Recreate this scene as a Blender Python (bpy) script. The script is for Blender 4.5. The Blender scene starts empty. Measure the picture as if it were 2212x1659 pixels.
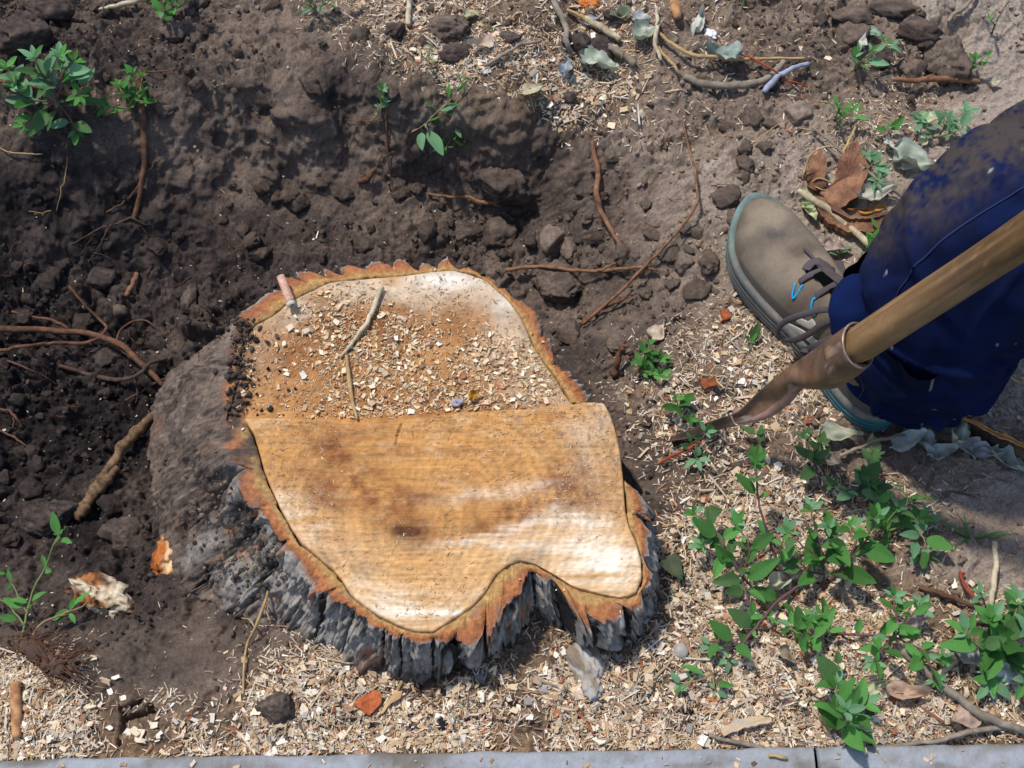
import bpy, math, random
import numpy as np
from mathutils import Vector, Matrix, Euler
from mathutils.bvhtree import BVHTree

random.seed(7); RNG = np.random.default_rng(7)
scene = bpy.context.scene
C = scene.collection

# ------------------------------------------------------------------ camera
CAM = np.array([0.0, -0.704, 1.324])
FWD = -CAM / np.linalg.norm(CAM)
RIGHT = np.array([1.0, 0, 0]); UP = np.cross(RIGHT, FWD)
FPX = 1106 / math.tan(math.radians(21))          # focal length in units of a 2212 x 1659 picture
cd = bpy.data.cameras.new('camera'); cam = bpy.data.objects.new('camera', cd); C.objects.link(cam)
cam.location = CAM; cam.rotation_euler = Vector(FWD).to_track_quat('-Z', 'Y').to_euler()
cd.sensor_width = 36; cd.lens = 18 / math.tan(math.radians(21)); cd.clip_end = 500; cd.clip_start = .02
scene.camera = cam

# ------------------------------------------------------------------ light
SUN_FROM = Vector((-0.34, 0.27, 1.0)).normalized()
w = bpy.data.worlds.new('World'); scene.world = w; w.use_nodes = True
nt = w.node_tree; bg = nt.nodes['Background']
sky = nt.nodes.new('ShaderNodeTexSky'); sky.sky_type = 'NISHITA'; sky.sun_disc = False
sky.sun_elevation = math.asin(SUN_FROM.z); sky.sun_rotation = math.atan2(SUN_FROM.x, SUN_FROM.y)
nt.links.new(sky.outputs[0], bg.inputs[0]); bg.inputs[1].default_value = 0.15
sl = bpy.data.lights.new('sun', 'SUN'); sl.energy = 3.15; sl.angle = math.radians(3.5); sl.color = (1, .955, .88)
so = bpy.data.objects.new('sun', sl); C.objects.link(so); so.rotation_euler = SUN_FROM.to_track_quat('Z', 'Y').to_euler()
scene.view_settings.view_transform = 'Standard'; scene.view_settings.look = 'None'
scene.view_settings.exposure = 0.22; scene.view_settings.gamma = 1
try: scene.view_settings.use_curve_mapping = False
except Exception: pass

# ------------------------------------------------------------------ maths helpers
def raydir(px, py):
    return FWD + (px - 1106) / FPX * RIGHT - (py - 829.5) / FPX * UP
def at(px, py, z=0.0):
    d = raydir(px, py); return CAM + d * ((z - CAM[2]) / d[2])
def proj(x, y, z):
    dx, dy, dz = x - CAM[0], y - CAM[1], z - CAM[2]
    dep = dx * FWD[0] + dy * FWD[1] + dz * FWD[2]
    u = dx / dep; v = (dy * UP[1] + dz * UP[2]) / dep
    return 1106 + u * FPX, 829.5 - v * FPX
def hsh(ix, iy, iz, seed):
    n = (ix.astype(np.int64) * 374761393 + iy.astype(np.int64) * 668265263 + iz.astype(np.int64) * 2147483647 + seed * 974634777) & 0xffffffff
    n = ((n ^ (n >> 13)) * 1274126177) & 0xffffffff
    n = ((n ^ (n >> 16)) * 2246822519) & 0xffffffff
    n = n ^ (n >> 15)
    return (n & 0xffffff) / float(0xffffff)
def vn(x, y, seed=0):
    x = np.asarray(x, float); y = np.asarray(y, float)
    ix = np.floor(x); iy = np.floor(y); fx = x - ix; fy = y - iy
    fx = fx * fx * fx * (fx * (fx * 6 - 15) + 10); fy = fy * fy * fy * (fy * (fy * 6 - 15) + 10)
    z = np.zeros_like(ix)
    a = hsh(ix, iy, z, seed); b = hsh(ix + 1, iy, z, seed); c = hsh(ix, iy + 1, z, seed); d = hsh(ix + 1, iy + 1, z, seed)
    return (a * (1 - fx) + b * fx) * (1 - fy) + (c * (1 - fx) + d * fx) * fy
def fbm(x, y, seed=0, octv=4, gain=.5):
    s = 0; a = 1; t = 0
    for o in range(octv):
        s = s + a * (vn(x * 2 ** o + o * 17.3, y * 2 ** o - o * 9.1, seed + o) - .5); t += a; a *= gain
    return s / t * 2
def vn3(x, y, z, seed=0):
    x, y, z = [np.asarray(q, float) for q in (x, y, z)]
    i = [np.floor(q) for q in (x, y, z)]; f = [q - p for q, p in zip((x, y, z), i)]
    f = [q * q * (3 - 2 * q) for q in f]
    r = 0
    for a in (0, 1):
        for b in (0, 1):
            for c in (0, 1):
                r = r + hsh(i[0] + a, i[1] + b, i[2] + c, seed) * (f[0] if a else 1 - f[0]) * (f[1] if b else 1 - f[1]) * (f[2] if c else 1 - f[2])
    return r
def lumps(x, y, cell, seed, prob):
    """half-buried round clods: height of random spheres, one at most per cell"""
    gx = x / cell; gy = y / cell; ix = np.floor(gx); iy = np.floor(gy); out = np.zeros_like(x)
    z = np.zeros_like(ix)
    for a in (-1, 0, 1):
        for b in (-1, 0, 1):
            cx = ix + a; cy = iy + b
            jx = hsh(cx, cy, z, seed); jy = hsh(cx, cy, z, seed + 1); rr = (.28 + .5 * hsh(cx, cy, z, seed + 2) ** 1.5)
            on = hsh(cx, cy, z, seed + 3) < prob
            el = .7 + .6 * hsh(cx, cy, z, seed + 4)
            dx = (gx - cx - jx); dy = (gy - cy - jy) * el
            q = rr * rr - dx * dx - dy * dy
            h = np.where((q > 0) & on, np.minimum(np.sqrt(np.maximum(q, 0)), rr * (.55 + .4 * (dx * (jx - .5) + dy * (jy - .5)) / rr)) * .95, 0)
            out = np.maximum(out, h)
    return out * cell
def S(r, g, b, k=.88):
    f = lambda c: ((c / 255 + .055) / 1.055) ** 2.4 if c > 10 else c / 255 / 12.92
    return np.array([f(r) * k, f(g) * k, f(b) * k])
def mixc(a, b, t):
    t = np.clip(t, 0, 1)[..., None]; return a * (1 - t) + b * t
def smooth(a, b, x):
    t = np.clip((x - a) / (b - a), 0, 1); return t * t * (3 - 2 * t)

def amap(rows):
    A = np.array([[int(c) for c in r] for r in rows], float)
    def f(px, py):
        gx = np.clip((px - 40) / 79, 0, A.shape[1] - 1.001); gy = np.clip((py - 40) / 79, 0, A.shape[0] - 1.001)
        ix = gx.astype(int); iy = gy.astype(int); fx = gx - ix; fy = gy - iy
        fx = fx * fx * (3 - 2 * fx); fy = fy * fy * (3 - 2 * fy)
        return (A[iy, ix] * (1 - fx) + A[iy, ix + 1] * fx) * (1 - fy) + (A[iy + 1, ix] * (1 - fx) + A[iy + 1, ix + 1] * fx) * fy
    return f

# ------------------------------------------------------------------ mesh helpers
def mesh_np(name, verts, quads=None, tris=None, col=None, smooth_=True, mat=None):
    me = bpy.data.meshes.new(name)
    verts = np.asarray(verts, np.float32)
    loops = []; tot = []
    if quads is not None and len(quads): loops.append(np.asarray(quads, np.int32).ravel()); tot.append(np.full(len(quads), 4, np.int32))
    if tris is not None and len(tris): loops.append(np.asarray(tris, np.int32).ravel()); tot.append(np.full(len(tris), 3, np.int32))
    loops = np.concatenate(loops); tot = np.concatenate(tot); st = np.concatenate([[0], np.cumsum(tot)[:-1]]).astype(np.int32)
    me.vertices.add(len(verts)); me.vertices.foreach_set('co', verts.ravel())
    me.loops.add(len(loops)); me.loops.foreach_set('vertex_index', loops)
    me.polygons.add(len(tot)); me.polygons.foreach_set('loop_start', st); me.polygons.foreach_set('loop_total', tot)
    me.polygons.foreach_set('use_smooth', np.full(len(tot), bool(smooth_)))
    me.update(calc_edges=True)
    if col is not None:
        ca = me.color_attributes.new('Col', 'FLOAT_COLOR', 'POINT')
        c4 = np.ones((len(verts), 4), np.float32); c4[:, :3] = col; ca.data.foreach_set('color', c4.ravel())
    if mat: me.materials.append(mat)
    return me
def tag(o, label=None, cat=None, group=None, kind=None):
    if label: o['label'] = label
    if cat: o['category'] = cat
    if group: o['group'] = group
    if kind: o['kind'] = kind
    return o
def obj(name, me, parent=None, loc=None):
    o = bpy.data.objects.new(name, me); C.objects.link(o)
    if parent is not None: o.parent = parent
    if loc is not None: o.location = loc
    return o
def empty(name, loc, label=None, cat=None, group=None):
    o = bpy.data.objects.new(name, None); C.objects.link(o); o.location = loc; o.empty_display_size = .02
    return tag(o, label, cat, group)
def gridquads(nr, nc, wrap=False, off=0):
    r = np.arange(nr - 1)[:, None]; c = np.arange(nc if wrap else nc - 1)[None, :]
    c2 = (c + 1) % nc
    return np.stack([r * nc + c, r * nc + c2, (r + 1) * nc + c2, (r + 1) * nc + c], -1).reshape(-1, 4) + off

# ------------------------------------------------------------------ materials
def N(nt, t, **kw):
    n = nt.nodes.new(t)
    for k, v in kw.items(): setattr(n, k, v)
    return n
def mat(name, base=(.5, .5, .5), attr=False, var=.25, vscale=60, stretch=(1, 1, 1), rough=.85, spec=.3, bump=.0, bscale=200, bdist=.001,
        metal=0, tint=None, tscale=12, tamt=.5, transl=0, sheen=0, coords='Object', rot=(0, 0, 0), detail=6, objvar=0):
    m = bpy.data.materials.new(name); m.use_nodes = True; nt = m.node_tree; L = nt.links.new
    bs = nt.nodes['Principled BSDF']; bs.inputs['Roughness'].default_value = rough
    bs.inputs['Specular IOR Level'].default_value = spec; bs.inputs['Metallic'].default_value = metal
    if sheen: bs.inputs['Sheen Weight'].default_value = sheen
    tc = N(nt, 'ShaderNodeTexCoord'); mp = N(nt, 'ShaderNodeMapping'); mp.inputs['Scale'].default_value = stretch; mp.inputs['Rotation'].default_value = rot
    L(tc.outputs[coords], mp.inputs[0])
    if attr:
        at_ = N(nt, 'ShaderNodeAttribute', attribute_name='Col'); src = at_.outputs['Color']
    else:
        rg = N(nt, 'ShaderNodeRGB'); rg.outputs[0].default_value = (*base, 1); src = rg.outputs[0]
    if tint is not None:
        n2 = N(nt, 'ShaderNodeTexNoise'); n2.inputs['Scale'].default_value = tscale; n2.inputs['Detail'].default_value = 5; n2.inputs['Roughness'].default_value = .65
        L(mp.outputs[0], n2.inputs[0])
        rp = N(nt, 'ShaderNodeMapRange'); rp.inputs[1].default_value = .42; rp.inputs[2].default_value = .62; rp.inputs[4].default_value = tamt
        L(n2.outputs[0], rp.inputs[0])
        mx = N(nt, 'ShaderNodeMix', data_type='RGBA'); L(rp.outputs[0], mx.inputs[0]); L(src, mx.inputs[6]); mx.inputs[7].default_value = (*tint, 1)
        src = mx.outputs[2]
    n1 = N(nt, 'ShaderNodeTexNoise'); n1.inputs['Scale'].default_value = vscale; n1.inputs['Detail'].default_value = detail; n1.inputs['Roughness'].default_value = .7
    L(mp.outputs[0], n1.inputs[0])
    mr = N(nt, 'ShaderNodeMapRange'); mr.inputs[1].default_value = .3; mr.inputs[2].default_value = .7
    mr.inputs[3].default_value = 1 - var; mr.inputs[4].default_value = 1 + var; mr.clamp = False
    L(n1.outputs[0], mr.inputs[0])
    if objvar:
        oi = N(nt, 'ShaderNodeObjectInfo'); m2 = N(nt, 'ShaderNodeMapRange'); m2.inputs[3].default_value = 1 - objvar; m2.inputs[4].default_value = 1 + objvar
        L(oi.outputs['Random'], m2.inputs[0]); mm = N(nt, 'ShaderNodeMath', operation='MULTIPLY'); L(mr.outputs[0], mm.inputs[0]); L(m2.outputs[0], mm.inputs[1]); fac = mm.outputs[0]
    else: fac = mr.outputs[0]
    vm = N(nt, 'ShaderNodeVectorMath', operation='SCALE'); L(src, vm.inputs[0]); L(fac, vm.inputs['Scale'])
    L(vm.outputs[0], bs.inputs['Base Color'])
    if bump:
        n3 = N(nt, 'ShaderNodeTexNoise'); n3.inputs['Scale'].default_value = bscale; n3.inputs['Detail'].default_value = 5; n3.inputs['Roughness'].default_value = .65
        L(mp.outputs[0], n3.inputs[0])
        bp = N(nt, 'ShaderNodeBump'); bp.inputs['Strength'].default_value = bump; bp.inputs['Distance'].default_value = bdist
        L(n3.outputs[0], bp.inputs['Height']); L(bp.outputs[0], bs.inputs['Normal'])
    if transl:
        out = nt.nodes['Material Output']; tr = N(nt, 'ShaderNodeBsdfTranslucent'); L(vm.outputs[0], tr.inputs[0])
        ms = N(nt, 'ShaderNodeMixShader'); ms.inputs[0].default_value = transl; L(bs.outputs[0], ms.inputs[1]); L(tr.outputs[0], ms.inputs[2]); L(ms.outputs[0], out.inputs[0])
    return m
M = {}
M['soil'] = mat('soil', attr=True, var=.45, vscale=330, bump=.9, bscale=650, bdist=.0016, rough=.95, spec=.15, detail=8)
M['clod'] = mat('clod', attr=True, var=.3, vscale=260, bump=.9, bscale=420, bdist=.002, rough=.95, spec=.15, detail=8)
M['chip'] = mat('chip_wood', attr=True, var=.12, vscale=300, stretch=(1, 1, 1), bump=.3, bscale=900, bdist=.0004, rough=.8, spec=.2)
M['wood'] = mat('sawn_wood', attr=True, var=.17, vscale=34, stretch=(1.0, 9, 1), rot=(0, 0, math.radians(-3)), bump=.4, bscale=22, bdist=.0012, rough=.8, spec=.2, detail=9)
M['wood2'] = mat('old_sawn_wood', attr=True, var=.22, vscale=60, bump=.6, bscale=190, bdist=.0012, rough=.85, spec=.15, detail=8)
M['bark'] = mat('bark', attr=True, var=.42, vscale=190, stretch=(1, 1, .5), bump=.8, bscale=260, bdist=.0025, rough=.9, spec=.2, detail=8)
M['root'] = mat('root_skin', base=S(120, 82, 60), var=.4, vscale=130, bump=.7, bscale=400, bdist=.0012, tint=S(70, 52, 42), tscale=60, tamt=.7)
M['rootdark'] = mat('dark_root', base=S(92, 70, 58), var=.4, vscale=130, bump=.7, bscale=400, bdist=.0012, tint=S(50, 40, 34), tscale=60, tamt=.8)
M['rootorange'] = mat('orange_root', base=S(146, 106, 78), var=.4, vscale=130, bump=.7, bscale=400, bdist=.0012, tint=S(95, 65, 48), tscale=70, tamt=.7)
M['twig'] = mat('pale_twig', base=S(206, 190, 160), var=.25, vscale=150, bump=.5, bscale=500, bdist=.0008, tint=S(128, 108, 86), tscale=50, tamt=.6)
M['straw'] = mat('straw', base=S(190, 160, 112), var=.25, vscale=150, tint=S(140, 105, 66), tscale=40, tamt=.6)
M['greytwig'] = mat('grey_twig', base=S(150, 138, 122), var=.25, vscale=150, bump=.5, bscale=500, bdist=.0008, tint=S(100, 88, 76), tscale=50, tamt=.6)
M['bluetwig'] = mat('bluish_twig', base=S(165, 168, 185), var=.2, vscale=150, tint=S(120, 120, 140), tscale=50, tamt=.5)
M['redtwig'] = mat('red_twig', base=S(160, 72, 50), var=.25, vscale=150, tint=S(110, 55, 40), tscale=50, tamt=.5)
M['peeled'] = mat('peeled_stick', base=S(196, 146, 100), var=.3, vscale=30, stretch=(3, 3, .6), bump=.5, bscale=200, bdist=.001, tint=S(120, 74, 48), tscale=20, tamt=.7)
M['blotch'] = mat('blotched_bark', base=S(134, 106, 78), var=.5, vscale=120, bump=.8, bscale=240, bdist=.002, tint=S(62, 44, 34), tscale=55, tamt=.97)
M['green'] = mat('green_leaf', base=S(92, 148, 70), var=.2, vscale=90, rough=.7, spec=.2, transl=.28, bump=.3, bscale=150, bdist=.0006, tint=S(72, 124, 66), tscale=25, tamt=.6, objvar=.4)
M['greenblue'] = mat('blue_green_leaf', base=S(120, 162, 120), var=.15, vscale=90, rough=.7, spec=.25, transl=.22, tint=S(84, 134, 84), tscale=40, tamt=.6, objvar=.18)
M['greendark'] = mat('dark_green_leaf', base=S(78, 118, 66), var=.2, vscale=90, rough=.65, spec=.2, transl=.2, tint=S(80, 80, 55), tscale=25, tamt=.5, objvar=.2)
M['stemg'] = mat('green_stem', base=S(110, 130, 76), var=.2, vscale=80, rough=.6, tint=S(120, 95, 70), tscale=30, tamt=.4)
M['stemp'] = mat('purple_stem', base=S(112, 76, 78), var=.2, vscale=80, rough=.6, tint=S(96, 84, 70), tscale=30, tamt=.5)
M['stemt'] = mat('tan_stem', base=S(150, 124, 92), var=.2, vscale=80, rough=.7)
M['dry'] = mat('dry_leaf', attr=True, var=.15, vscale=120, rough=.7, spec=.25, transl=.18, bump=.5, bscale=180, bdist=.0012)
M['stone'] = mat('stone', attr=True, var=.18, vscale=120, bump=.4, bscale=300, bdist=.001, rough=.75)
M['concrete'] = mat('kerb_concrete', attr=True, var=.14, vscale=140, bump=.6, bscale=260, bdist=.0022, rough=.9, tint=S(150, 150, 152), tscale=14, tamt=.6)
M['asphalt'] = mat('asphalt', base=(.05, .05, .052), var=.4, vscale=300, bump=.8, bscale=300, bdist=.003, rough=.9)
M['jean'] = mat('blue_work_cloth', attr=True, var=.10, vscale=700, bump=.28, bscale=1400, bdist=.0006, rough=.9, spec=.1, sheen=.0)
M['shoe'] = mat('suede', attr=True, var=.13, vscale=240, bump=.35, bscale=700, bdist=.0008, rough=.95, spec=.1)
M['sole'] = mat('rubber_sole', attr=True, var=.16, vscale=160, bump=.35, bscale=300, bdist=.0009, rough=.75, spec=.3)
M['lace'] = mat('lace', base=S(86, 78, 82), var=.22, vscale=500, bump=.8, bscale=1200, bdist=.0007, rough=.9, tint=S(72, 58, 52), tscale=40, tamt=.6)
M['bluethread'] = mat('turquoise_loop', base=S(40, 160, 215), var=.15, vscale=200, rough=.7)
M['whitepatch'] = mat('white_patch', base=S(205, 200, 188), var=.12, vscale=100, rough=.7, tint=S(160, 145, 122), tscale=50, tamt=.6)
M['rust'] = mat('rusty_steel', attr=True, var=.3, vscale=90, bump=.35, bscale=260, bdist=.0008, rough=.55, spec=.45, metal=.25, tint=S(100, 74, 56), tscale=26, tamt=.6)
M['handle'] = mat('worn_handle_wood', attr=True, var=.16, vscale=30, stretch=(1, 1, 1), bump=.25, bscale=240, bdist=.0006, rough=.5, spec=.4, tint=S(104, 76, 40), tscale=30, tamt=.6)
M['foam'] = mat('white_foam', base=(.8, .8, .8), var=.06, vscale=200, bump=.6, bscale=500, bdist=.002)
M['shell'] = mat('shell', base=S(165, 160, 170), var=.2, vscale=300, rough=.4, tint=S(90, 84, 90), tscale=120, tamt=.6)
def soilcol(tone):
    """tone 0..9 -> dark moist to pale dry soil"""
    t = np.clip(np.asarray(tone, float) / 9, 0, 1)
    keys = np.array([0, .12, .3, .5, .75, 1]); cs = np.array([S(40, 35, 34), S(62, 54, 51), S(88, 76, 69), S(118, 102, 90), S(146, 129, 114), S(170, 155, 142)])
    return np.stack([np.interp(t, keys, cs[:, k]) for k in range(3)], -1)

# ------------------------------------------------------------------ outline of the stump
ZT, ZB = .080, .060             # front (higher) and back (lower) sawn levels
def W(pts, z): return np.array([at(p[0], p[1], z)[:2] for p in pts])
front_crack = [(527,904),(548,935),(560,975),(572,1020),(590,1062),(608,1100),(630,1140),(652,1172),(690,1205),(722,1232),(740,1252),(758,1284),(785,1306),(818,1327),(858,1348),(896,1362),(936,1364),(970,1342),(1020,1308),(1050,1274),(1070,1241),(1097,1219),(1124,1211),(1154,1217),(1205,1245),(1238,1267),(1289,1281),(1339,1291),(1373,1281),(1386,1247),(1384,1207),(1373,1170),(1359,1140),(1351,1106),(1348,1070),(1346,1033),(1339,973),(1332,939),(1319,896),(1305,870)]
step_edge = [(1272,867),(1205,877),(1138,884),(1070,887),(1003,891),(936,897),(890,902),(868,910),(852,912),(785,914),(720,910),(655,904),(588,902)]
back_crack = [(1232,869),(1218,849),(1198,815),(1175,785),(1151,748),(1138,714),(1121,681),(1097,650),(1071,627),(1044,603),(1010,592),(976,584),(936,588),(896,594),(852,598),(802,601),(743,606),(712,611),(672,628),(621,655),(588,684),(551,702),(532,725),(522,770),(514,830),(500,880),(490,906)]
front_out = [(484,912),(477,950),(486,975),(498,1005),(505,1030),(520,1062),(536,1090),(556,1108),(582,1128),(606,1172),(628,1188),(648,1200),(660,1232),(684,1258),(698,1298),(722,1304),(740,1310),(760,1322),(781,1336),(818,1358),(849,1373),(902,1390),(936,1382),(963,1385),(985,1402),(1013,1382),(1047,1362),(1066,1366),(1088,1345),(1100,1310),(1124,1282),(1134,1252),(1150,1244),(1188,1256),(1226,1276),(1231,1290),(1224,1316),(1240,1340),(1260,1356),(1275,1350),(1300,1348),(1356,1332),(1386,1300),(1397,1264),(1411,1224),(1410,1200),(1397,1163),(1387,1126),(1378,1085),(1370,1050),(1350,1036),(1340,973),(1333,939),(1320,896),(1306,870)]
back_out = [(1270,862),(1238,818),(1200,775),(1193,742),(1166,711),(1151,671),(1121,644),(1087,610),(1037,587),(996,569),(963,555),(935,572),(869,565),(785,565),(743,569),(700,574),(665,575),(625,590),(600,605),(590,634),(560,648),(530,662),(508,690),(498,750),(488,820),(482,880)]
PC = at(1060, 940, ZT)[:2]
def polar(P, c=None):
    c = PC if c is None else c
    d = P - c; return np.mod(np.arctan2(d[:, 1], d[:, 0]), 2 * np.pi), np.hypot(d[:, 0], d[:, 1])
NT = 2400; TH = np.arange(NT) / NT * 2 * np.pi
def ring(P):
    a, r = polar(P); o = np.argsort(a); a = a[o]; r = r[o]
    return np.interp(TH, np.concatenate([[a[-1] - 2 * np.pi], a, [a[0] + 2 * np.pi]]), np.concatenate([[r[-1]], r, [r[0]]]))
isback = np.zeros(NT, bool)
aR = polar(W([(1290, 866)], ZT))[0][0]; aL = polar(W([(484, 909)], ZT))[0][0]
isback = (TH > aR) & (TH < aL)
r_w = ring(np.concatenate([W(front_crack, ZT), W(back_crack, ZB)]))
r_o = ring(np.concatenate([W(front_out, ZT), W(back_out, ZB)]))
base_pts = [(900,1452,.0),(850,1448,.0),(800,1440,.0),(730,1420,0),(690,1396,0),(640,1345,-.005),(560,1310,-.03),(480,1285,-.05),(410,1225,-.08),(360,1140,-.105),(340,1000,-.13),(340,880,-.135),(376,780,-.132),(425,735,-.130),(480,712,-.13),(530,690,-.13),
            (960,1440,0),(1020,1420,0),(1080,1385,0),(1130,1330,0),(1160,1322,0),(1210,1355,0),(1260,1390,0),(1320,1398,0),(1380,1375,0),(1412,1310,0),(1420,1240,0),(1408,1150,-.005),(1385,1040,-.02),(1350,900,-.04),(1310,850,-.06)]
BP = np.array([at(*p)[:2] for p in base_pts]); BZ = np.array([p[2] for p in base_pts])
hid = np.arange(.5, 2.55, .12)
a_, r_ = polar(BP); keep = ~((a_ > .42) & (a_ < 2.6))
a_ = a_[keep]; r_ = r_[keep]; z_ = BZ[keep]
a_ = np.concatenate([a_, hid]); r_ = np.concatenate([r_, np.interp(hid, TH, r_o) * 1.07]); z_ = np.concatenate([z_, np.full(len(hid), -.135)])
o_ = np.argsort(a_); a_, r_, z_ = a_[o_], r_[o_], z_[o_]
ext = lambda v: np.concatenate([[v[-1]], v, [v[0]]])
ae = np.concatenate([[a_[-1] - 2 * np.pi], a_, [a_[0] + 2 * np.pi]])
r_b = np.interp(TH, ae, ext(r_)); z_b = np.interp(TH, ae, ext(z_))
ker = np.hanning(121); ker /= ker.sum()
per = lambda v: np.convolve(np.concatenate([v[-130:], v, v[:130]]), ker, 'same')[130:-130]
r_b = per(np.maximum(r_b, r_o * 1.0 + .001)); z_b = per(z_b)
def stump_r(x, y, arr):
    a = np.mod(np.arctan2(y - PC[1], x - PC[0]), 2 * np.pi); return np.interp(a, TH, arr, period=2 * np.pi)
def instump(x, y, arr=None, grow=0.0):
    return np.hypot(x - PC[0], y - PC[1]) < stump_r(x, y, r_b if arr is None else arr) + grow

# ------------------------------------------------------------------ ground
ctrl = []
for x in (-300, 0, 300, 700, 1100, 1500, 1900, 2300, 2600): ctrl.append((x, 1650, 0)); ctrl.append((x, 1560, 0 if x != 300 else -.004))
ctrl += [(100,1470,-.005),(600,1500,0),(250,1440,-.03),(330,1420,-.065),(400,1390,-.07),(450,1430,-.03),(520,1370,-.045),(600,1400,-.008),(900,1500,0),(1200,1470,0),(1500,1400,0),(1800,1300,0),(2100,1400,0),(2300,1200,0),
 (1480,1150,-.004),(1800,1100,0),(2150,1100,0),(2200,900,.004),(1440,1000,-.012),(1440,860,-.018),(1600,820,0),(1500,740,-.008),(1400,700,-.03),(1310,740,-.06),(1240,690,-.115),(1330,600,-.075),(1450,600,-.03),(1560,640,.0),(1560,520,.004),(1500,420,.004),
 (1450,300,.012),(1350,460,-.045),(1250,480,-.075),(1150,520,-.105),(1050,560,-.13),(900,570,-.13),(750,570,-.125),(600,540,-.12),(450,570,-.135),(300,620,-.15),(150,640,-.145),(20,720,-.14),(100,900,-.135),(250,900,-.145),(300,1050,-.14),(150,1100,-.135),(50,1230,-.115),(200,1250,-.11),(300,1320,-.095),(430,1330,-.075),(100,1380,-.06),(0,1330,-.08),
 (-250,900,-.12),(-250,600,-.1),(-250,1300,-.05),(-250,300,0),(0,380,-.03),(0,250,.015),(120,300,.01),(250,260,.01),(120,480,-.08),(250,450,-.07),(400,480,-.10),(350,250,.002),(430,230,.006),(450,350,-.05),(550,190,.016),(560,430,-.095),(580,300,-.035),(680,440,-.10),(700,200,.016),(740,300,-.05),(620,370,-.085),(600,225,.008),(600,275,-.045),(480,300,-.04),(520,360,-.07),(700,255,-.01),
 (850,230,.012),(880,330,-.05),(900,440,-.10),(1000,260,.0),(1000,350,-.08),(1050,450,-.11),(1100,260,.005),(1180,330,-.04),(1150,420,-.085),(1250,300,-.015),(500,100,.03),(100,60,.05),(300,60,.035),(700,60,.035),(1000,100,.03),(1250,120,.03),(1500,170,.028),(1500,40,.03),(1750,100,.03),(1900,200,.02),(2040,150,-.005),(2030,60,.03),(2180,120,.0),(1700,300,.018),(1900,350,.008),(1750,520,.0),(2150,350,0),
 (-300,-250,.05),(600,-250,.04),(1300,-250,.03),(2000,-250,.01),(2700,-250,0),(2700,400,0),(2700,900,0),(900,950,-.1),(700,900,-.12),(1100,1000,-.06),(900,750,-.13)]
CP = np.array([at(*c) for c in ctrl])
def tps(r2): return .5 * r2 * np.log(np.maximum(r2, 1e-12))
n = len(CP); D2 = ((CP[:, None, :2] - CP[None, :, :2]) ** 2).sum(-1); A = np.zeros((n + 3, n + 3))
A[:n, :n] = tps(D2) + np.eye(n) * 2e-4; A[:n, n] = 1; A[:n, n + 1:] = CP[:, :2]; A[n, :n] = 1; A[n + 1:, :n] = CP[:, :2].T
sol = np.linalg.solve(A, np.concatenate([CP[:, 2], [0, 0, 0]]))
X0, X1, Y0, Y1 = -.86, .86, -.47, .80
gx = np.linspace(X0, X1, 230); gy = np.linspace(Y0, Y1, 170); GX, GY = np.meshgrid(gx, gy)
Z = sol[n] + sol[n + 1] * GX + sol[n + 2] * GY
for i in range(n): Z += sol[i] * tps((GX - CP[i, 0]) ** 2 + (GY - CP[i, 1]) ** 2)
Z = np.clip(Z, -.17, .07)
def bil(G, x, y, xs, ys):
    fx = np.clip((x - xs[0]) / (xs[-1] - xs[0]) * (len(xs) - 1), 0, len(xs) - 1.001); fy = np.clip((y - ys[0]) / (ys[-1] - ys[0]) * (len(ys) - 1), 0, len(ys) - 1.001)
    ix = fx.astype(int); iy = fy.astype(int); fx = fx - ix; fy = fy - iy
    return (G[iy, ix] * (1 - fx) + G[iy, ix + 1] * fx) * (1 - fy) + (G[iy + 1, ix] * (1 - fx) + G[iy + 1, ix + 1] * fx) * fy
chipmap = amap(["0000000012345554432211100000","0000000001245666532211111000","0000000000014677642111112100","0000000000000134321111122100","0000000000000000000001111110","0000000000000000000001000010","0000000000000000000111111111","0000000000000000000112111111",
 "0000000000000000001233211111","0000000000000000012343211111","0000000000000000145655433221","0000000000000000024555444211","0000000000000000012333332111","0000000000000000002466544210","0000000000000000003577665200","0000000100000000003677776210",
 "0100111255555544444778887543","0110001138666666666789999998","6421001589999998887899999999","8876557999889999999999999999","9999999999999999999999999999"])
tonemap = amap(["2233334444555544555544445678","2222333344455544555543344688","2233333334444444455554444568","2223333344444333355666666678","1122334444432334466777777788","1122333333333333466777777778","1112222222222333556677777777","0111112222222333345566777777",
 "0011111112222223333466777777","0000111111111122333466777777","0000111111111112334555556677","0000111111111111234444455677","0000111112222222222334445666","0001111222222222223344456666","0001112222222222223344455666","1111122222222222233344556666",
 "1111122222222222333444445566","2222222333333333344444445555","3333223334444444444444445555","4433333444444444444444445555","4444444444444444444444444444"])  # soil colour, with bank wall lightened against its shade and right slope for sunlight
roughmap = amap(["8876654444444444444566655443","8776655544443333444455665553","5554322223333333455554444332","4433211111223334455544333322","3332111111134445555443333322","4431111112335556554433333332","6655433345556666654322222222","7777665555666666664322222222",
 "8888887776666655555432222222","8888888776666655555433333333","8888888876666655554444444333","8888888866666655554444444333","8888888766666655544444443333","8888887666666655444444443322","7777766666666544444444443322","6666554444444444444444443333",
 "5555544444444444444444444333","4444333344444444444444444444","3333333344444444444444444444","4333444444444444444444444444","4444444444444444444444444444"])
ND_X, ND_Y = 1060, 800
xs = np.linspace(X0, X1, ND_X); ys = np.linspace(Y0, Y1, ND_Y)
Xd, Yd = np.meshgrid(xs, ys)
Zd = bil(Z, Xd, Yd, gx, gy)
PXd, PYd = proj(Xd, Yd, Zd)
rg = roughmap(PXd, PYd) / 9
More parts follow.
